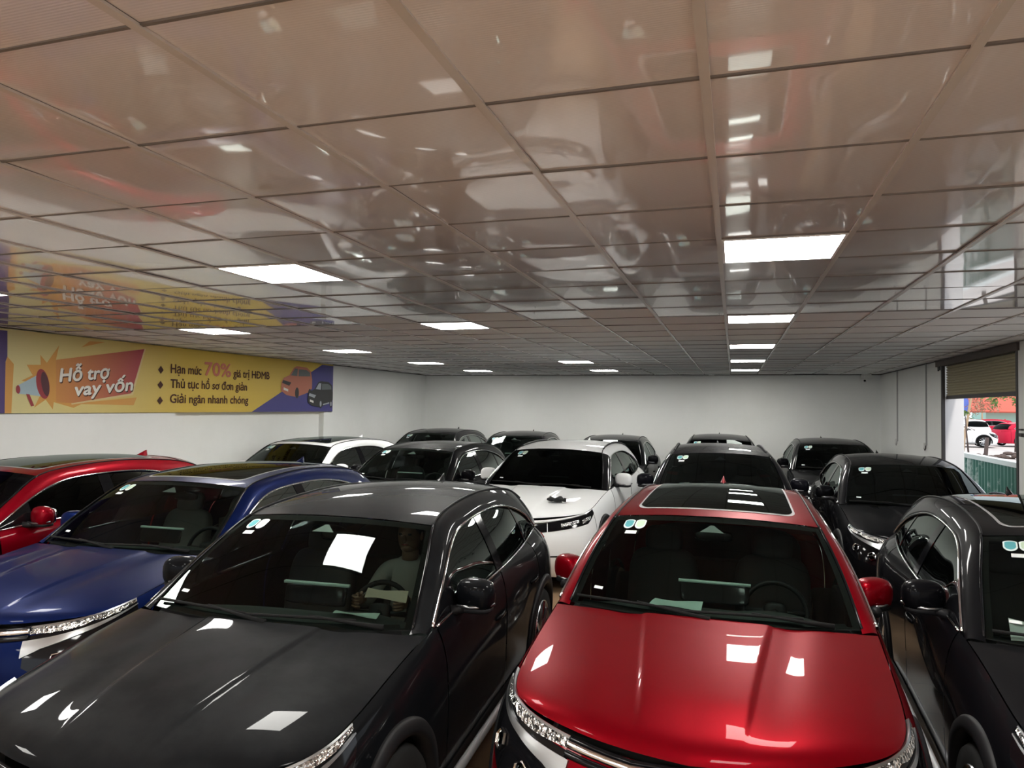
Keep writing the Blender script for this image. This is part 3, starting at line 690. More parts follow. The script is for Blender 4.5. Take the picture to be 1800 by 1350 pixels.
# ------------------------------------------------------------------ banner on the left wall
def font_mesh(body, size, name, material, parent, at, shear=0., bold=0., xs=1., rot=0., ext=.0008):
    def raw(txt):
        cu = bpy.data.curves.new('t', 'FONT'); cu.body = txt; cu.size = size; cu.extrude = ext; cu.resolution_u = 3
        o = bpy.data.objects.new('t', cu); COL.objects.link(o); dg = bpy.context.evaluated_depsgraph_get(); dg.update()
        me = bpy.data.meshes.new_from_object(o.evaluated_get(dg)); bpy.data.objects.remove(o); bpy.data.curves.remove(cu)
        V = np.empty(len(me.vertices)*3); me.vertices.foreach_get('co', V); return me, V.reshape(-1, 3)
    HORN = {'ơ': 'o', 'ợ': 'ọ', 'ư': 'u', 'ứ': 'ú', 'Đ': 'D'}; base = ''.join(HORN.get(c, c) for c in body); extra = MB()
    for i, c in enumerate(body):        # the small horn on o and u is drawn as its own stroke
        if c == 'Đ':
            mx, vx = raw('D'); hc = vx[:, 1].max(); wd_ = vx[:, 0].max(); bpy.data.meshes.remove(mx); mx, vx = raw(base[:i+1]); x0 = vx[:, 0].max()-wd_; bpy.data.meshes.remove(mx)
            extra.add([(x0-.01*size, .46*hc, ext), (x0+.30*size, .46*hc, ext), (x0+.30*size, .56*hc, ext), (x0-.01*size, .56*hc, ext)], [(0, 1, 2, 3)])
        elif c in HORN:
            mx, vx = raw('o'); xh = vx[:, 1].max(); bpy.data.meshes.remove(mx); mx, vx = raw(base[:i]+HORN[c].replace('ọ', 'o').replace('ú', 'u')); xr = vx[:, 0].max(); bpy.data.meshes.remove(mx)
            d = 0. if c in 'ơợ' else .03
            L = [(xr-(.075-d)*size, .74*xh), (xr+.015*size, .84*xh), (xr+.065*size, 1.12*xh)]; R_ = [(xr-(.11-d*1.6)*size, .93*xh), (xr-.015*size, .99*xh), (xr+.005*size, 1.14*xh)]
            extra.add([(x, z, ext) for x, z in L]+[(x, z, ext) for x, z in R_], [(0, 1, 4, 3), (1, 2, 5, 4)])
    me, V = raw(base); Fs0 = [tuple(p.vertices) for p in me.polygons]; nb = len(V)
    if extra.V: V = np.concatenate([V, np.array(extra.V)]); Fs0 += [tuple(k+nb for k in f) for f in extra.F]
    V[:, 0] += shear*V[:, 1]; wdt = V[:, 0].max()-V[:, 0].min() if len(V) else 0
    if xs < 0: k = -xs/wdt; x0 = V[:, 0].min()          # negative: wanted width
    else: k = xs; x0 = 0
    x = (V[:, 0]-x0)*k; z = V[:, 1]; c, s = math.cos(rot), math.sin(rot)
    Q = np.stack([V[:, 2], x*c-z*s, x*s+z*c], -1)
    Fs = Fs0; bpy.data.meshes.remove(me); b = MB()
    for i, (a, e) in enumerate(((0, 0), (bold, 0), (bold*.5, bold*.5), (bold*.5, -bold*.5))): b.add(Q+np.array([i*.00012, a, e]), Fs)
    ob = b.build(name, material, parent, False); ob.location = at; return ob
mat('b_yellow', (.62, .46, .10), .5); mat('b_purple', (.07, .04, .17), .5); mat('b_blue', (.045, .04, .20), .5); mat('b_orange', (.62, .31, .07), .5)
mat('b_red', (.45, .10, .07), .5); mat('b_white', (.80, .79, .74), .5); mat('b_brown', (.07, .03, .022), .6, spec=.2); mat('b_seventy', (.50, .15, .10), .5)
mat('b_horn', (.38, .50, .56), .5); mat('b_hornred', (.30, .03, .04), .5); mat('b_horndark', (.08, .02, .03), .5); mat('b_line', (.66, .52, .25), .5)
mat('b_car', (.45, .15, .09), .5); mat('b_carblack', (.012, .012, .014), .5); mat('b_glass', (.10, .12, .12), .5); mat('b_tyre', (.02, .02, .02), .5); mat('b_grey', (.35, .38, .42), .5)
def m_banner():
    m = MATS['b_yellow']; n = N(m); tc = n.new('ShaderNodeTexCoord'); sp = n.new('ShaderNodeSeparateXYZ'); n.link(tc.outputs['Object'], sp.inputs[0])
    cr = n.new('ShaderNodeValToRGB'); mr = n.new('ShaderNodeMapRange'); mr.inputs['From Min'].default_value = 6.2; mr.inputs['From Max'].default_value = 9.0
    n.link(sp.outputs['Y'], mr.inputs['Value']); n.link(mr.outputs[0], cr.inputs[0])
    cr.color_ramp.elements[0].color = (.68, .61, .30, 1); cr.color_ramp.elements[1].color = (.60, .42, .06, 1)      # the printed blend from cream to yellow
    n.link(cr.outputs[0], n.b.inputs['Base Color'])
    m = MATS['b_red']; n = N(m); tc = n.new('ShaderNodeTexCoord'); sp = n.new('ShaderNodeSeparateXYZ'); n.link(tc.outputs['Object'], sp.inputs[0])
    cr = n.new('ShaderNodeValToRGB'); mr = n.new('ShaderNodeMapRange'); mr.inputs['From Min'].default_value = 6.8; mr.inputs['From Max'].default_value = 8.1
    n.link(sp.outputs['Y'], mr.inputs['Value']); n.link(mr.outputs[0], cr.inputs[0])
    cr.color_ramp.elements[0].color = (.58, .26, .07, 1); cr.color_ramp.elements[1].color = (.36, .04, .055, 1); n.link(cr.outputs[0], n.b.inputs['Base Color'])
m_banner()
ban = empty('banner', (0, 0, 0)); tag(ban, 'long yellow and purple loan banner with red megaphone under the ceiling', 'banner')
BX = -8.03
MB().box((XL+.004, 4.2, 2.055), (BX, 13.27, CEIL-.006)).build('banner_face', 'b_yellow', ban, False)
LAY = [0]
def flat(name, pts, material, parent=ban, lift=None, dz=-.03):
    LAY[0] += 1; h = .0004*LAY[0] if lift is None else lift
    V = [(BX+h, y, min(z+dz, CEIL-.008)) for y, z in pts]; F = []
    for t in tessellate_polygon([[Vector((y, z, 0)) for _, y, z in V]]):
        (_, a, b), (_, c, d), (_, e, f) = V[t[0]], V[t[1]], V[t[2]]
        F.append(tuple(t) if (c-a)*(f-b)-(d-b)*(e-a) > 0 else tuple(t)[::-1])
    return mesh(name, V, F, material, parent, False)
flat('purple_panel', [(4.2, 2.086), (6.19, 2.086), (6.18, 2.68), (6.20, 2.74), (6.19, 3.04), (4.2, 3.04)], 'b_purple')
flat('orange_edge', [(6.19, 2.086), (6.27, 2.086), (6.28, 2.66), (6.20, 2.74), (6.18, 2.67)], 'b_orange')
flat('blue_corner', [(10.63, 2.086), (13.27, 2.086), (13.27, 3.04), (12.84, 3.04)], 'b_blue')
flat('ribbon', [(7.02, 2.20), (8.10, 2.30), (8.05, 2.19)], 'b_orange'); flat('ribbon', [(7.18, 2.93), (7.30, 3.02), (7.55, 3.03), (7.30, 2.965)], 'b_orange')
flat('burst', [(7.09, 2.15), (6.81, 2.22), (6.80, 2.13), (6.70, 2.25), (6.55, 2.15), (6.62, 2.29), (6.51, 2.45), (6.38, 2.47), (6.52, 2.54), (6.44, 2.66), (6.62, 2.67), (6.61, 2.79), (6.70, 2.70), (6.86, 2.93), (6.82, 2.74), (7.2, 2.8), (7.3, 2.24)], 'b_orange')
flat('speech_border', [(6.95, 2.765), (8.24, 3.00), (8.03, 2.33), (7.06, 2.19)], 'b_line')
flat('speech_panel', [(6.82, 2.745), (8.21, 2.99), (8.00, 2.355), (7.07, 2.21), (6.84, 2.22)], 'b_red')
hn = flat('megaphone', [(6.34, 2.415), (6.58, 2.545), (6.63, 2.29), (6.35, 2.315)], 'b_horn')
def ell(y, z, a, b, rot=0, k=24): c, s = math.cos(rot), math.sin(rot); return [(y+a*math.cos(t)*c-b*math.sin(t)*s, z+a*math.cos(t)*s+b*math.sin(t)*c) for t in [2*math.pi*i/k for i in range(k)]]
flat('horn_rim', ell(6.655, 2.44, .085, .185, .22), 'b_hornred', hn); flat('horn_mouth', ell(6.685, 2.44, .050, .150, .22), 'b_horndark', hn)
flat('horn_end', ell(6.34, 2.365, .027, .050, .1), 'b_hornred', hn); flat('horn_handle', [(6.44, 2.315), (6.485, 2.31), (6.55, 2.175), (6.51, 2.165)], 'b_hornred', hn)
LAY[0] += 3; tx = BX+.0004*LAY[0]+.001
rt = math.atan2(.075, .72)
for dy, dz_, m_, dx in ((.012, -.014, 'b_brown', 0), (0, 0, 'b_white', .002)):
    font_mesh('Hỗ trợ', .235, 'headline', m_, ban, (tx+dx, 6.87+dy, 2.445+dz_), shear=.18, bold=.014, xs=-.76, rot=rt)
    font_mesh('vay vốn', .235, 'headline', m_, ban, (tx+dx, 7.10+dy, 2.275+dz_), shear=.18, bold=.014, xs=-.92, rot=rt)
for zz in (2.71, 2.49, 2.26): flat('bullet', [(8.47, zz), (8.525, zz-.06), (8.58, zz), (8.525, zz+.06)], 'b_brown')
font_mesh('Hạn mức', .195, 'banner_text', 'b_brown', ban, (tx, 8.72, 2.645), bold=.006, xs=-.64)
font_mesh('70%', .30, 'banner_text', 'b_seventy', ban, (tx, 9.43, 2.645), bold=.016, xs=-.62)
font_mesh('giá trị HĐMB', .185, 'banner_text', 'b_brown', ban, (tx, 10.12, 2.645), bold=.006, xs=-.98)
font_mesh('Thủ tục hồ sơ đơn giản', .185, 'banner_text', 'b_brown', ban, (tx, 8.72, 2.425), bold=.006, xs=-1.76)
font_mesh('Giải ngân nhanh chóng', .185, 'banner_text', 'b_brown', ban, (tx, 8.72, 2.20), bold=.006, xs=-1.80)
def pcar(y, z, k, m, glassm):
    """printed picture of an SUV in three-quarter view"""
    S = lambda l: [(y+a*k, z+b*k) for a, b in l]
    b = flat('printed_car', S([(-.62,.10),(-.60,.30),(-.52,.40),(-.30,.47),(-.12,.66),(.0,.70),(.42,.69),(.60,.60),(.66,.40),(.66,.18),(.50,.08),(.0,-.04),(-.40,.0)]), m)
    flat('printed_glass', S([(-.24,.47),(-.08,.64),(.04,.64),(.02,.46)]), glassm, b); flat('printed_glass', S([(.07,.46),(.08,.63),(.40,.63),(.56,.57),(.58,.48)]), 'b_glass', b)
    flat('printed_grille', S([(-.58,.28),(-.30,.22),(-.22,.30),(-.54,.35)]), 'b_carblack' if m == 'b_car' else 'b_grey', b); flat('printed_plate', S([(-.52,.12),(-.34,.08),(-.34,.14),(-.52,.18)]), 'b_white', b)
    for py, r in ((.02, .13), (.56, .11)): flat('printed_wheel', S(ell(py, .06, r*.62, r)), 'b_tyre', b); flat('printed_rim', S(ell(py, .06, r*.36, r*.62)), 'b_grey' if m != 'b_car' else 'b_tyre', b)
    flat('printed_sill', S([(.13,.02),(.15,.06),(.47,.11),(.46,.07)]), 'b_grey' if m != 'b_car' else m, b)
pcar(11.95, 2.40, .80, 'b_car', 'b_glass'); pcar(12.78, 2.20, .72, 'b_carblack', 'b_grey')

# ------------------------------------------------------------------ fixtures on the far walls
cm = empty('security_camera', (XR-.32, YB-.10, CEIL-.02)); tag(cm, 'small white dome security camera in the far right ceiling corner', 'camera')
MB().box((-.08, -.10, -.05), (.10, .10, .02)).build('mount', 'pvc_white', cm, False); MB().blob((-.03, -.05, -.11), (.055, .055, .06), 1, 1).build('housing', 'pvc_white', cm); MB().blob((-.035, -.085, -.125), (.028, .028, .028), 1, 1).build('lens', 'gloss_black', cm)
for y, z0, lab, hk in ((16.3, 1.60, 'thin cable conduit with socket on right wall nearer the back corner', 0), (14.0, 1.62, 'thin cable conduit with hanging plug on right wall beside the roller shutter', 1)):
    k = empty('wall_conduit', (XR, y, 0)); tag(k, lab, 'cable', 'conduits on the right wall')
    MB().box((-.022, -.015, z0), (0, .015, CEIL)).build('duct', 'cable_grey', k, False)
    MB().box((-.035, -.04+.09, z0-.06), (0, .04+.09, z0+.04)).build('socket', 'pvc_white', k, False)
    MB().tube([(-.02, 0, z0), (-.03, -.01, z0-.06), (-.03, .03, z0-.10), (-.03, .06, z0-.06), (-.025, .09, z0-.03)], .010, 6).build('cord', 'trim_dark' if hk else 'cable_grey', k)
pp = empty('wall_conduit', (-.515, YB-.03, 0)); tag(pp, 'white vertical pipe chase on the back wall behind the grey roof-railed car', 'pipe')
MB().box((-.018, -.03, .2), (.018, 0, CEIL)).build('duct', 'wall_white', pp, False)
# ceiling hatch gap at the back
hh = tag(MB().box((1.35, YB-.38, CEIL-.010), (2.05, YB-.20, CEIL-.002)).build('ceiling_hatch', 'trim_dark', None, False), 'dark slot of a loose ceiling tile near the back wall', 'hatch')

# ------------------------------------------------------------------ roller shutter in the right wall
sh = empty('roller_shutter', (XR+.10, (OP0+OP1)/2, CEIL)); tag(sh, 'half raised olive brown slatted roller shutter over the right doorway', 'shutter')
zb = HC+.205; L = []; ns = 13; zt = CEIL-.06
for k in range(ns):
    a = zb+.05+(zt-zb-.05)*k/ns; b = zb+.05+(zt-zb-.05)*(k+1)/ns
    for f, o in ((0, .0), (.12, -.012), (.5, -.022), (.80, -.014), (.92, .004)): L.append((o, a+(b-a)*f))
P = np.array([[(-.02+o, yy-(OP0+OP1)/2, z-CEIL) for o, z in L] for yy in np.linspace(OP0+.02, OP1-.02, 12)]); mo = MB().grid(P).build('slat_curtain', 'shutter', sh, False)
MB().box((-.04, OP0+.02-(OP0+OP1)/2, zb-CEIL), (.0, OP1-.02-(OP0+OP1)/2, zb+.055-CEIL)).build('bottom_bar', 'trim_dark', sh, False)
hb = MB().box((-.13, OP0-.05-(OP0+OP1)/2, -.10), (.02, OP1+.25-(OP0+OP1)/2, -.004)); hb.build('head_box', 'shutter_dark', sh, False)
MB().box((-.12, OP1+.06-(OP0+OP1)/2, -.16), (-.09, OP1+.10-(OP0+OP1)/2, -.1)).box((-.12, OP1+.14-(OP0+OP1)/2, -.17), (-.09, OP1+.17-(OP0+OP1)/2, -.1)).build('bracket', 'trim_dark', sh, False)
lt = MB(); lt.box((XR-.03, 9.66, 1.93), (XR, 9.74, 1.97)); lt.box((XR-.03, 9.66, 2.0), (XR, 9.74, 2.02)); tag(lt.build('door_latch', 'trim_dark', None, False), 'small dark latch on the pier right of the shutter doorway', 'latch')

# ------------------------------------------------------------------ cars
A_plain = build_car('a', 'paint_black', False)
A_roof = build_car('a', 'paint_black', True)
B_rail = build_car('b', 'paint_black', False, rails=True, scale=(1.04, 1.06, 1.05))
index_kids(); used = set()
def place_car(proto, x, y, th, paint, label, sz=1., wt=None, group='cars parked in the showroom', sx=1.):
    if proto.name in used: o = copy_tree(proto)
    else: o = proto; used.add(proto.name)
    o.location = (x, y, 0); o.rotation_euler = (0, 0, th); o.scale = (sx, 1, sz)
    tag(o, label, 'car', group); repaint(o, paint, wt); return o
_b = [A_plain, A_roof, B_rail]
blk = place_car(A_plain, -2.271, 1.955, .044, 'paint_black_dusty', 'dusty black car with a person at the wheel, front left')
red = place_car(A_roof, -.166, 2.787, -.021, 'paint_red_near', 'red car with a glass sunroof in the centre of the front row')
blu = place_car(A_roof, -4.529, 3.153, .033, 'paint_blue', 'dark blue car between the dusty black car and the banner side red car')
rgt = place_car(A_roof, 1.927, 2.799, -.047, 'paint_black', 'black car at right edge with a white sheet in its windshield')
place_car(A_roof, -7.08, 3.25, -.028, 'paint_red', 'red car at the far left below the yellow banner', wt='glass_dark')
place_car(A_roof, -7.10, 8.48, -.062, 'paint_white', 'white car with dark sunroof by the left wall', 1.012, 'glass_dark')
place_car(A_plain, -4.90, 8.50, -.036, 'paint_black', 'black car directly behind the blue car, second row')
place_car(A_plain, -6.64, 13.28, .023, 'paint_black', 'black car in the back left corner, against the back wall', 1.037, sx=.96)
place_car(A_plain, -4.50, 13.28, .060, 'paint_black', 'black car against the back wall, seen over the second row black car', 1.025, sx=.93)
whi = place_car(B_rail, -2.545, 8.15, -.039, 'paint_white', 'white roof-railed car with a black cloth on its hood', wt='glass_side')
place_car(A_plain, -2.50, 13.28, .007, 'paint_black', 'black car behind the white roof-railed car, at the back wall', 1., 'glass_dark', sx=.95)
place_car(B_rail, -.095, 8.28, .038, 'paint_graphite', 'grey-black car with roof rails right behind the red car', wt='glass_film')
place_car(A_plain, -.20, 13.28, .028, 'paint_black', 'black car hidden but for its roof behind the grey-black roof-railed car', 1.043, 'glass_side', sx=.94)
place_car(A_plain, 1.89, 13.28, .011, 'paint_black', 'black car in the back right corner by the conduits', 1.02, 'glass_dark', sx=.97)
place_car(A_plain, 2.10, 8.30, -.001, 'paint_black', 'black car beside the roller shutter doorway, second row', wt='glass_film')

for o in list(COL.objects):          # pale grey seats in the blue car
    if o.parent and o.data and (o.parent is blu or o.parent.parent is blu) and o.data.materials and o.data.materials[0].name == 'seat_black':
        o.material_slots[0].link = 'OBJECT'; o.material_slots[0].material = MATS['interior_grey']
def fold_mirrors(root, deg):
    for k in list(root.children):
        if k.name.startswith('mirror') and not k.name.startswith('mirror_sail'):
            sd_ = 1 if k.data.vertices[0].co.x > 0 else -1; p = Vector((sd_*.90, 1.78, 0))
            k.matrix_local = Matrix.Translation(p) @ Matrix.Rotation(sd_*math.radians(deg), 4, 'Z') @ Matrix.Translation(-p)
fold_mirrors(red, 48)

# things in and on the cars
def on_car(car, p): bpy.context.view_layer.update(); return car.matrix_world @ Vector(p)
def sheet_on(car, name, pts, material, label, cat, lift=.004):
    """a thin sheet with a slight curl, lying at car coordinates"""
    c = np.array(pts, float); n = 8; u = np.linspace(0, 1, n)
    P = np.array([[(c[0]*(1-a)+c[1]*a)*(1-b)+(c[3]*(1-a)+c[2]*a)*b+np.array([0, 0, .006*math.sin(a*5+b*3)]) for b in u] for a in u])
    Pw = np.array([[tuple(on_car(car, q)) for q in r] for r in P]); ctr = Pw.reshape(-1, 3).mean(0)
    m = MB(); up = np.array([0, 0, .0012]); m.grid(Pw-ctr+up); m.grid(Pw-ctr, flip=True)
    o = m.build(name, material); o.location = ctr; return tag(o, label, cat)
sheet_on(red, 'paper_glint_sheet', [(-.34, 1.50, 1.055), (-.04, 1.50, 1.055), (-.04, 1.68, 1.05), (-.32, 1.68, 1.05)], 'mint_paper_glint', 'pale green paper sheet on the dashboard of the front red car', 'paper')
sheet_on(blk, 'paper_glint_sheet', [(.24, 1.55, 1.06), (.50, 1.55, 1.055), (.50, 1.60, 1.06), (.24, 1.60, 1.06)], 'mint_paper_glint', 'narrow pale strip built for a reflection low in the windshield of the dusty black car', 'paper')  # sheet put in place of a reflection on the lower dash edge
w1 = [wind_pt(np.array([s]), np.array([t]))[0]+np.array([0, .004, -.010]) for s, t in ((-.86, .03), (-.62, .03), (-.62, .19), (-.86, .20))]
sheet_on(rgt, 'paper_glint_sheet', w1, 'paper_white', 'white paper sheet standing in the windshield of the right edge black car', 'paper')
ck = [wind_pt(np.array([s]), np.array([t]))[0]+np.array([0, .03, -.03]) for s, t in ((.60, .28), (.90, .25), (.90, .33), (.60, .36))]
sheet_on(blk, 'paper_glint_sheet', ck, 'paper_kraft', 'crumpled tan paper inside the dusty black car near the steering wheel', 'paper')
cl = MB(); q0 = hood_pt(np.array([.50]), np.array([.34]))[0]*np.array([1.04, 1.06, 1.05]); c = on_car(whi, (q0[0], q0[1], 0)); hz = q0[2]
for a, b, r in ((-.05, 0, .06), (.04, .02, .065), (.0, -.03, .05), (.085, -.005, .04), (-.09, .02, .03), (.03, .05, .04)): cl.blob((a, b, .012), (r, r*.9, .026), .9, .9, 12, 8)
for v in range(len(cl.V)):
    q = cl.V[v]; k = 1+.18*math.sin(q[0]*90+q[1]*70); cl.V[v] = (q[0]*k, q[1]*k, q[2]*(1+.3*math.sin(q[0]*60)))
o = cl.build('cloth', 'cloth_black'); o.location = (c[0], c[1], hz+.026); tag(o, 'crumpled black cloth lying on the hood of the white car', 'cloth')

# the person in the dusty black car
def skin_body(name, joints, edges, material, parent=None, sub=2):
    bm = bmesh.new(); vs_ = [bm.verts.new(j[:3]) for j in joints]
    for a, b in edges: bm.edges.new((vs_[a], vs_[b]))
    me = bpy.data.meshes.new(name); bm.to_mesh(me); bm.free(); o = bpy.data.objects.new(name, me); COL.objects.link(o)
    md = o.modifiers.new('skin', 'SKIN'); md.use_smooth_shade = True
    for i, j in enumerate(joints):
        sv = me.skin_vertices[0].data[i]; r = j[3]; sv.radius = (r, r) if np.isscalar(r) else r
    me.skin_vertices[0].data[0].use_root = True
    o.modifiers.new('sub', 'SUBSURF').levels = sub; o.modifiers['sub'].render_levels = sub
    dg = bpy.context.evaluated_depsgraph_get(); dg.update(); m2 = bpy.data.meshes.new_from_object(o.evaluated_get(dg)); bpy.data.objects.remove(o)
    m2.materials.clear(); m2.materials.append(MATS[material]); m2.polygons.foreach_set('use_smooth', np.ones(len(m2.polygons), bool))
    ob = bpy.data.objects.new(name, m2); return link(ob, parent)
pr = empty('person', on_car(blk, (.37, 2.30, .63)), .044); tag(pr, 'person in a grey shirt holding the steering wheel of the dusty black car', 'person')
# joints in the person's frame: x = their left (image right), -y forward, z up, origin on the seat
J = [(0, .05, .08, (.15, .11)), (0, .07, .25, (.14, .10)), (0, .06, .42, (.16, .10)), (0, .05, .52, (.10, .08)), (0, .03, .60, (.055, .055)),
     (.17, .05, .50, .065), (.25, -.08, .32, .050), (.19, -.28, .37, .038), (.155, -.375, .41, .030),
     (-.17, .05, .50, .065), (-.25, -.08, .32, .050), (-.19, -.28, .37, .038), (-.155, -.375, .41, .030),
     (.10, -.05, .07, .085), (.13, -.38, .10, .065), (.13, -.55, -.20, .050), (-.10, -.05, .07, .085), (-.13, -.38, .10, .065), (-.13, -.55, -.20, .050)]
Ed = [(0,1),(1,2),(2,3),(3,4),(3,5),(5,6),(6,7),(7,8),(3,9),(9,10),(10,11),(11,12),(0,13),(13,14),(14,15),(0,16),(16,17),(17,18)]
bd = skin_body('body', J, Ed, 'shirt_grey', pr)
hd = MB(); hd.blob((0, .02, .735), (.075, .092, .115), .9, .95, 24, 18); hd.blob((0, -.070, .722), (.012, .018, .026), 1, 1, 12, 10); hd.blob((0, -.040, .665), (.038, .036, .028), 1, 1, 12, 10)
for s in (1, -1): hd.blob((s*.077, .03, .73), (.010, .022, .032), .9, .9, 10, 8); hd.blob((s*.032, -.066, .752), (.013, .010, .008), 1, 1, 8, 6, mi=1)
hd.tube([(0, .03, .58), (0, .025, .66)], [.056, .052], 12); hd.tube([(-.022, -.066, .689), (0, -.0735, .687), (.022, -.066, .689)], [.002, .0042, .002], 6, mi=2)
hd.build('head', ['skin', 'hair', 'b_hornred'], bd)
MB().blob((0, .035, .775), (.082, .092, .09), .9, .95, 20, 14).build('hair', 'hair', bd)
for s in (1, -1):
    h = MB(); c0_ = Vector((s*.150, -.40, .42)); h.blob(c0_, (.022, .042, .036), .8, .8, 12, 8)
    for k in range(4):
        b0 = c0_+Vector((0, -.036, .026-.018*k)); h.tube([b0, b0+Vector((s*.004, -.028, .004)), b0+Vector((-s*.022, -.044, .002)), b0+Vector((-s*.042-(.004 if k in (1, 2) else 0), -.030, -.002))], [.0098, .0092, .0085, .0075], 7)
    h.tube([c0_+Vector((-s*.012, -.005, .030)), c0_+Vector((-s*.030, -.022, .042)), c0_+Vector((-s*.040, -.045, .040))], [.012, .0105, .009], 7)
    h.tube([(s*.152, -.35, .40), c0_+Vector((0, .03, 0))], [.031, .028], 10); h.build('hand', 'skin', bd)

# ------------------------------------------------------------------ outside the roller door
def m_ground():
    mat('ground_pale', (.52, .47, .44), .85); mat('fence_green', (.05, .17, .13), .5); n = N(MATS['fence_green'])
    tc = n.new('ShaderNodeTexCoord'); no = n.new('ShaderNodeTexNoise', Scale=1.1, Detail=8.0, Roughness=.75); n.link(tc.outputs['Object'], no.inputs['Vector'])
    cr = n.new('ShaderNodeValToRGB'); cr.color_ramp.elements[0].position = .50; cr.color_ramp.elements[0].color = (.05, .17, .13, 1); cr.color_ramp.elements[1].position = .60; cr.color_ramp.elements[1].color = (.52, .60, .57, 1)
    n.link(no.outputs['Fac'], cr.inputs[0]); n.link(cr.outputs[0], n.b.inputs['Base Color'])
    mat('fence_cap', (.62, .66, .64), .5); mat('teal_wall', (.36, .60, .52), .7); mat('awning_red', (.62, .12, .08), .7); mat('sign_blue', (.10, .16, .55), .6); mat('bark', (.38, .27, .17), .9); mat('bark_dark', (.07, .05, .045), .9)
    mat('leaf', (.12, .20, .05), .7); mat('leaf_dry', (.42, .25, .16), .8); mat('rubble', (.10, .07, .06), .9); mat('wall_pale', (.66, .62, .62), .8); mat('roof_grey', (.22, .21, .22), .7)
m_ground()
slab('ground', (XR+.31, -40, -.25), (60, 90, -.02), 'ground_pale'); slab('ground_front', (-60, -40, -.25), (XR+.31, YF-.5, -.02), 'ground_pale')
fx = 4.25; fn = empty('corrugated_fence', (fx, 14, 0)); tag(fn, 'green corrugated metal fence with pale cap outside the roller door', 'fence')
ys = np.arange(-6.5, 5.0, .02); P = np.array([[(.018*(1 if math.sin(y*2*math.pi/.16) > 0 else -1)*min(1, abs(math.sin(y*2*math.pi/.16))*2.5), y, z) for z in (0, .7, 1.35)] for y in ys]); MB().grid(P).build('sheet', 'fence_green', fn, False)
MB().box((-.06, -6.6, 1.35), (.10, 5.0, 1.43)).build('cap_rail', 'fence_cap', fn, False)
for k in range(5): MB().box((.03, -6+2.6*k, -.02), (.09, -5.94+2.6*k, 1.36)).build('post', 'bark_dark', fn, False)
# loose rubble on the fence's far side
for k, (x, y, lab) in enumerate(((10.6, 38.0, 'low dark heap of rubble beyond the green fence, at the foot of the dark post'), (12.9, 40.2, 'low dark heap of rubble beyond the green fence, right of the dark post'))):
    r = MB()
    for q in range(14): r.blob((random.uniform(-.9, .9), random.uniform(-.3, .3), random.uniform(0, .25)), (random.uniform(.08, .3), random.uniform(.05, .15), random.uniform(.05, .12)), .8, .8, 8, 6)
    o = r.build('rubble_heap', 'rubble'); o.location = (x, y, 0); tag(o, lab, 'rubble')
dp = MB().tube([(0, 0, -.25), (.02, 0, .8), (.07, 0, 1.42)], [.065, .06, .055], 10).build('fence_post', 'bark_dark'); dp.location = (7.55, 26.0, 0); tag(dp, 'short dark wooden post standing between the white and red cars outside', 'post')
# parking lot cars
o = place_car(A_roof, 16.0, 52.6, math.radians(82), 'paint_white', 'white car outside nearest the green fence, its front wheel showing', 1, 'glass_dark', 'cars parked outside')
o = place_car(A_roof, 16.3, 61.6, math.radians(178), 'paint_white', 'white car outside with its tailgate window showing over the nearer white car', 1.08, 'glass_dark', 'cars parked outside')
o = place_car(A_plain, 21.0, 56.3, math.radians(110), 'paint_red_sunlit', 'bright red car outside at the right of the doorway view', 1, 'glass_dark', 'cars parked outside')
o = place_car(A_plain, 17.2, 67.6, math.radians(-88), 'paint_red_sunlit', 'red car outside half hidden behind the white cars', 1.05, 'glass_dark', 'cars parked outside')
# buildings across the lot
b = empty('shop_building', (23.0, 74, 0)); tag(b, 'pale teal building with red awning across the parking lot', 'building')
MB().box((-1.4, 0, 1.15), (8, 4, 2.25)).build('wall', 'teal_wall', b, False); MB().box((-1.6, -.12, -.02), (8, .1, 1.15)).build('base_wall', 'wall_pale', b, False)
aw = MB(); aw.add([(-3.3, -1.2, 2.3), (9, -1.2, 2.3), (9, .6, 5.5), (-3.3, .6, 5.5), (-3.3, -1.1, 2.2), (9, -1.1, 2.2), (9, .7, 5.4), (-3.3, .7, 5.4)], [(0, 1, 2, 3), (7, 6, 5, 4), (0, 4, 5, 1), (1, 5, 6, 2), (2, 6, 7, 3), (3, 7, 4, 0)]); aw.build('awning', 'awning_red', b, False)
h = empty('low_building', (19.6, 78, 0)); tag(h, 'low grey roofed building at the left of the doorway view', 'building')
MB().box((-4, 0, -.02), (1.2, 4, 1.1)).build('wall', 'wall_pale', h, False); rf = MB(); rf.add([(-4.3, -.4, 1.1), (1.4, -.4, 1.1), (1.4, 2, 1.9), (-4.3, 2, 1.9), (-4.3, 4.4, 1.1), (1.4, 4.4, 1.1)], [(0, 1, 2, 3), (3, 2, 5, 4), (0, 3, 4), (1, 5, 2)]); rf.build('roof', 'roof_grey', h, False)
sg = MB().box((-.7, -.06, 2.1), (.75, .06, 3.5)).box((-.05, -.04, -.02), (.05, .04, 2.1)).build('sign_board', 'sign_blue', None, False); sg.location = (19.0, 72.2, 0); tag(sg, 'blue sign board on a post beside the leaning pale tree', 'sign')
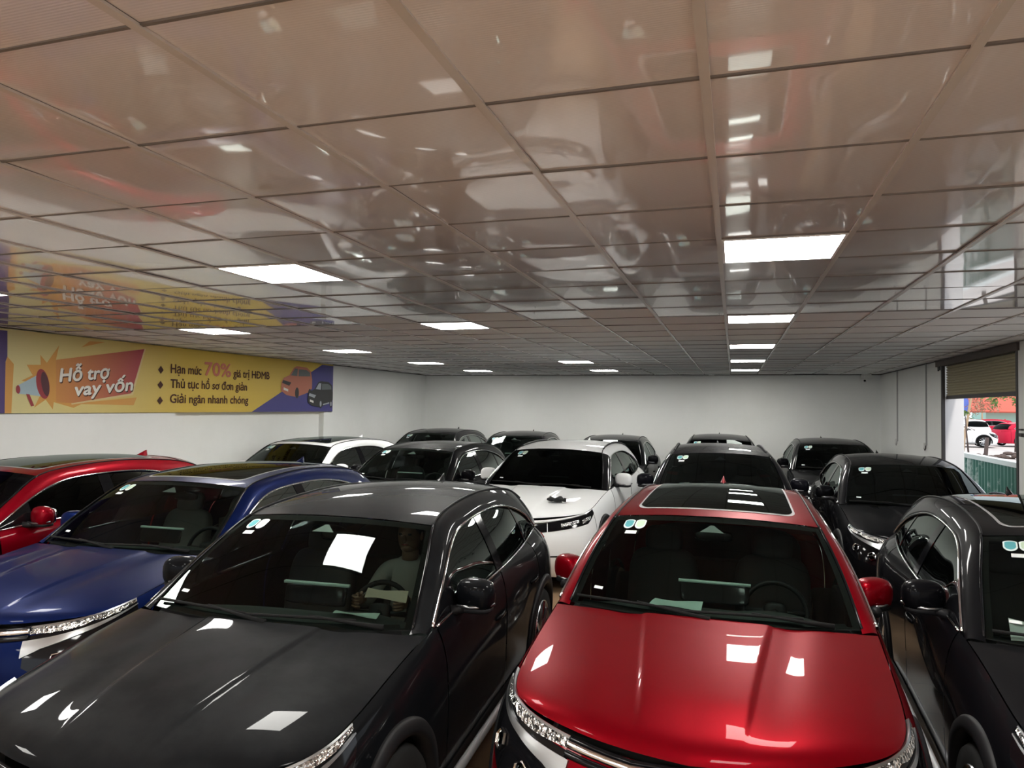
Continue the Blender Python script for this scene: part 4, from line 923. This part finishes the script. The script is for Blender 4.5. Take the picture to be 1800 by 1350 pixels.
def tree(x, y, path, rad, clumps, leaf, bark, label):
    t = empty('tree', (x, y, 0)); tag(t, label, 'tree', 'trees outside the doorway')
    tr = MB().tube(path, rad, 8)
    for c, r in clumps:
        e = path[-1] if c[2] > path[-1][2]*.6 else path[len(path)//2]
        tr.tube([e, ((e[0]+c[0])/2, (e[1]+c[1])/2, (e[2]+c[2])/2+.15), c], [rad[-1]*.6, rad[-1]*.45, rad[-1]*.2], 5)
    tr.build('trunk', bark, t)
    m = MB()
    for c, r in clumps:
        for q in range(int(170*r*r)+40):
            d = Vector((random.gauss(0, 1), random.gauss(0, 1), random.gauss(0, .8))); d = d.normalized()*r*random.random()**.45; p = Vector(c)+d
            a = Vector((random.uniform(-1, 1), random.uniform(-1, 1), random.uniform(-.9, .5))).normalized(); s_ = a.cross(Vector((random.random(), random.random(), random.random()))).normalized(); l = random.uniform(.12, .30)
            m.add([p, p+a*l*.5+s_*l*.22, p+a*l, p+a*l*.5-s_*l*.22], [(0, 1, 2, 3)])
    tag(m.build('foliage', leaf, t, False), kind='stuff')
tree(11.75, 44, [(0, 0, 0), (.1, 0, 1.0), (.26, 0, 2.0), (.5, 0, 3.6)], [.075, .07, .065, .055], [((.0, 0, 3.5), .5), ((1.3, 0, 3.3), .45), ((-.2, 0, 2.9), .25)], 'leaf', 'bark', 'thin pale leaning tree trunk outside next to the white jamb')
tree(11.75, 43, [(0, 0, 0), (-.08, 0, 1.0), (-.14, 0, 2.0)], [.045, .04, .025], [((-.2, 0, 2.2), .2)], 'leaf', 'bark_dark', 'thin dark forked sapling outside at the foot of the pale tree')
tree(19.1, 71.0, [(0, 0, 0), (.0, 0, .8), (.05, 0, 1.3)], [.07, .06, .05], [((-.4, 0, 1.45), .45), ((.3, 0, 1.5), .5)], 'leaf', 'bark', 'round green bush behind the white cars outside')
tree(20.4, 71.2, [(0, 0, 0), (.1, 0, 1.3), (.1, 0, 2.2)], [.10, .08, .05], [((-.5, 0, 2.5), .6), ((.3, 0, 2.9), .7), ((-.3, 0, 3.3), .6), ((1.0, 0, 2.7), .5)], 'leaf_dry', 'bark', 'dry reddish brown tree in front of the red awning')
tree(15.2, 47, [(0, 0, 0), (.05, 0, 1.1), (.25, 0, 1.6), (.5, 0, 2.4), (.9, 0, 4.2)], [.11, .10, .10, .09, .08], [((-.4, 0, 3.3), .45), ((-1.1, 0, 2.9), .32), ((.1, 0, 2.9), .35)], 'leaf', 'bark_dark', 'dark thick trunk with drooping leaves at the right of the doorway view')
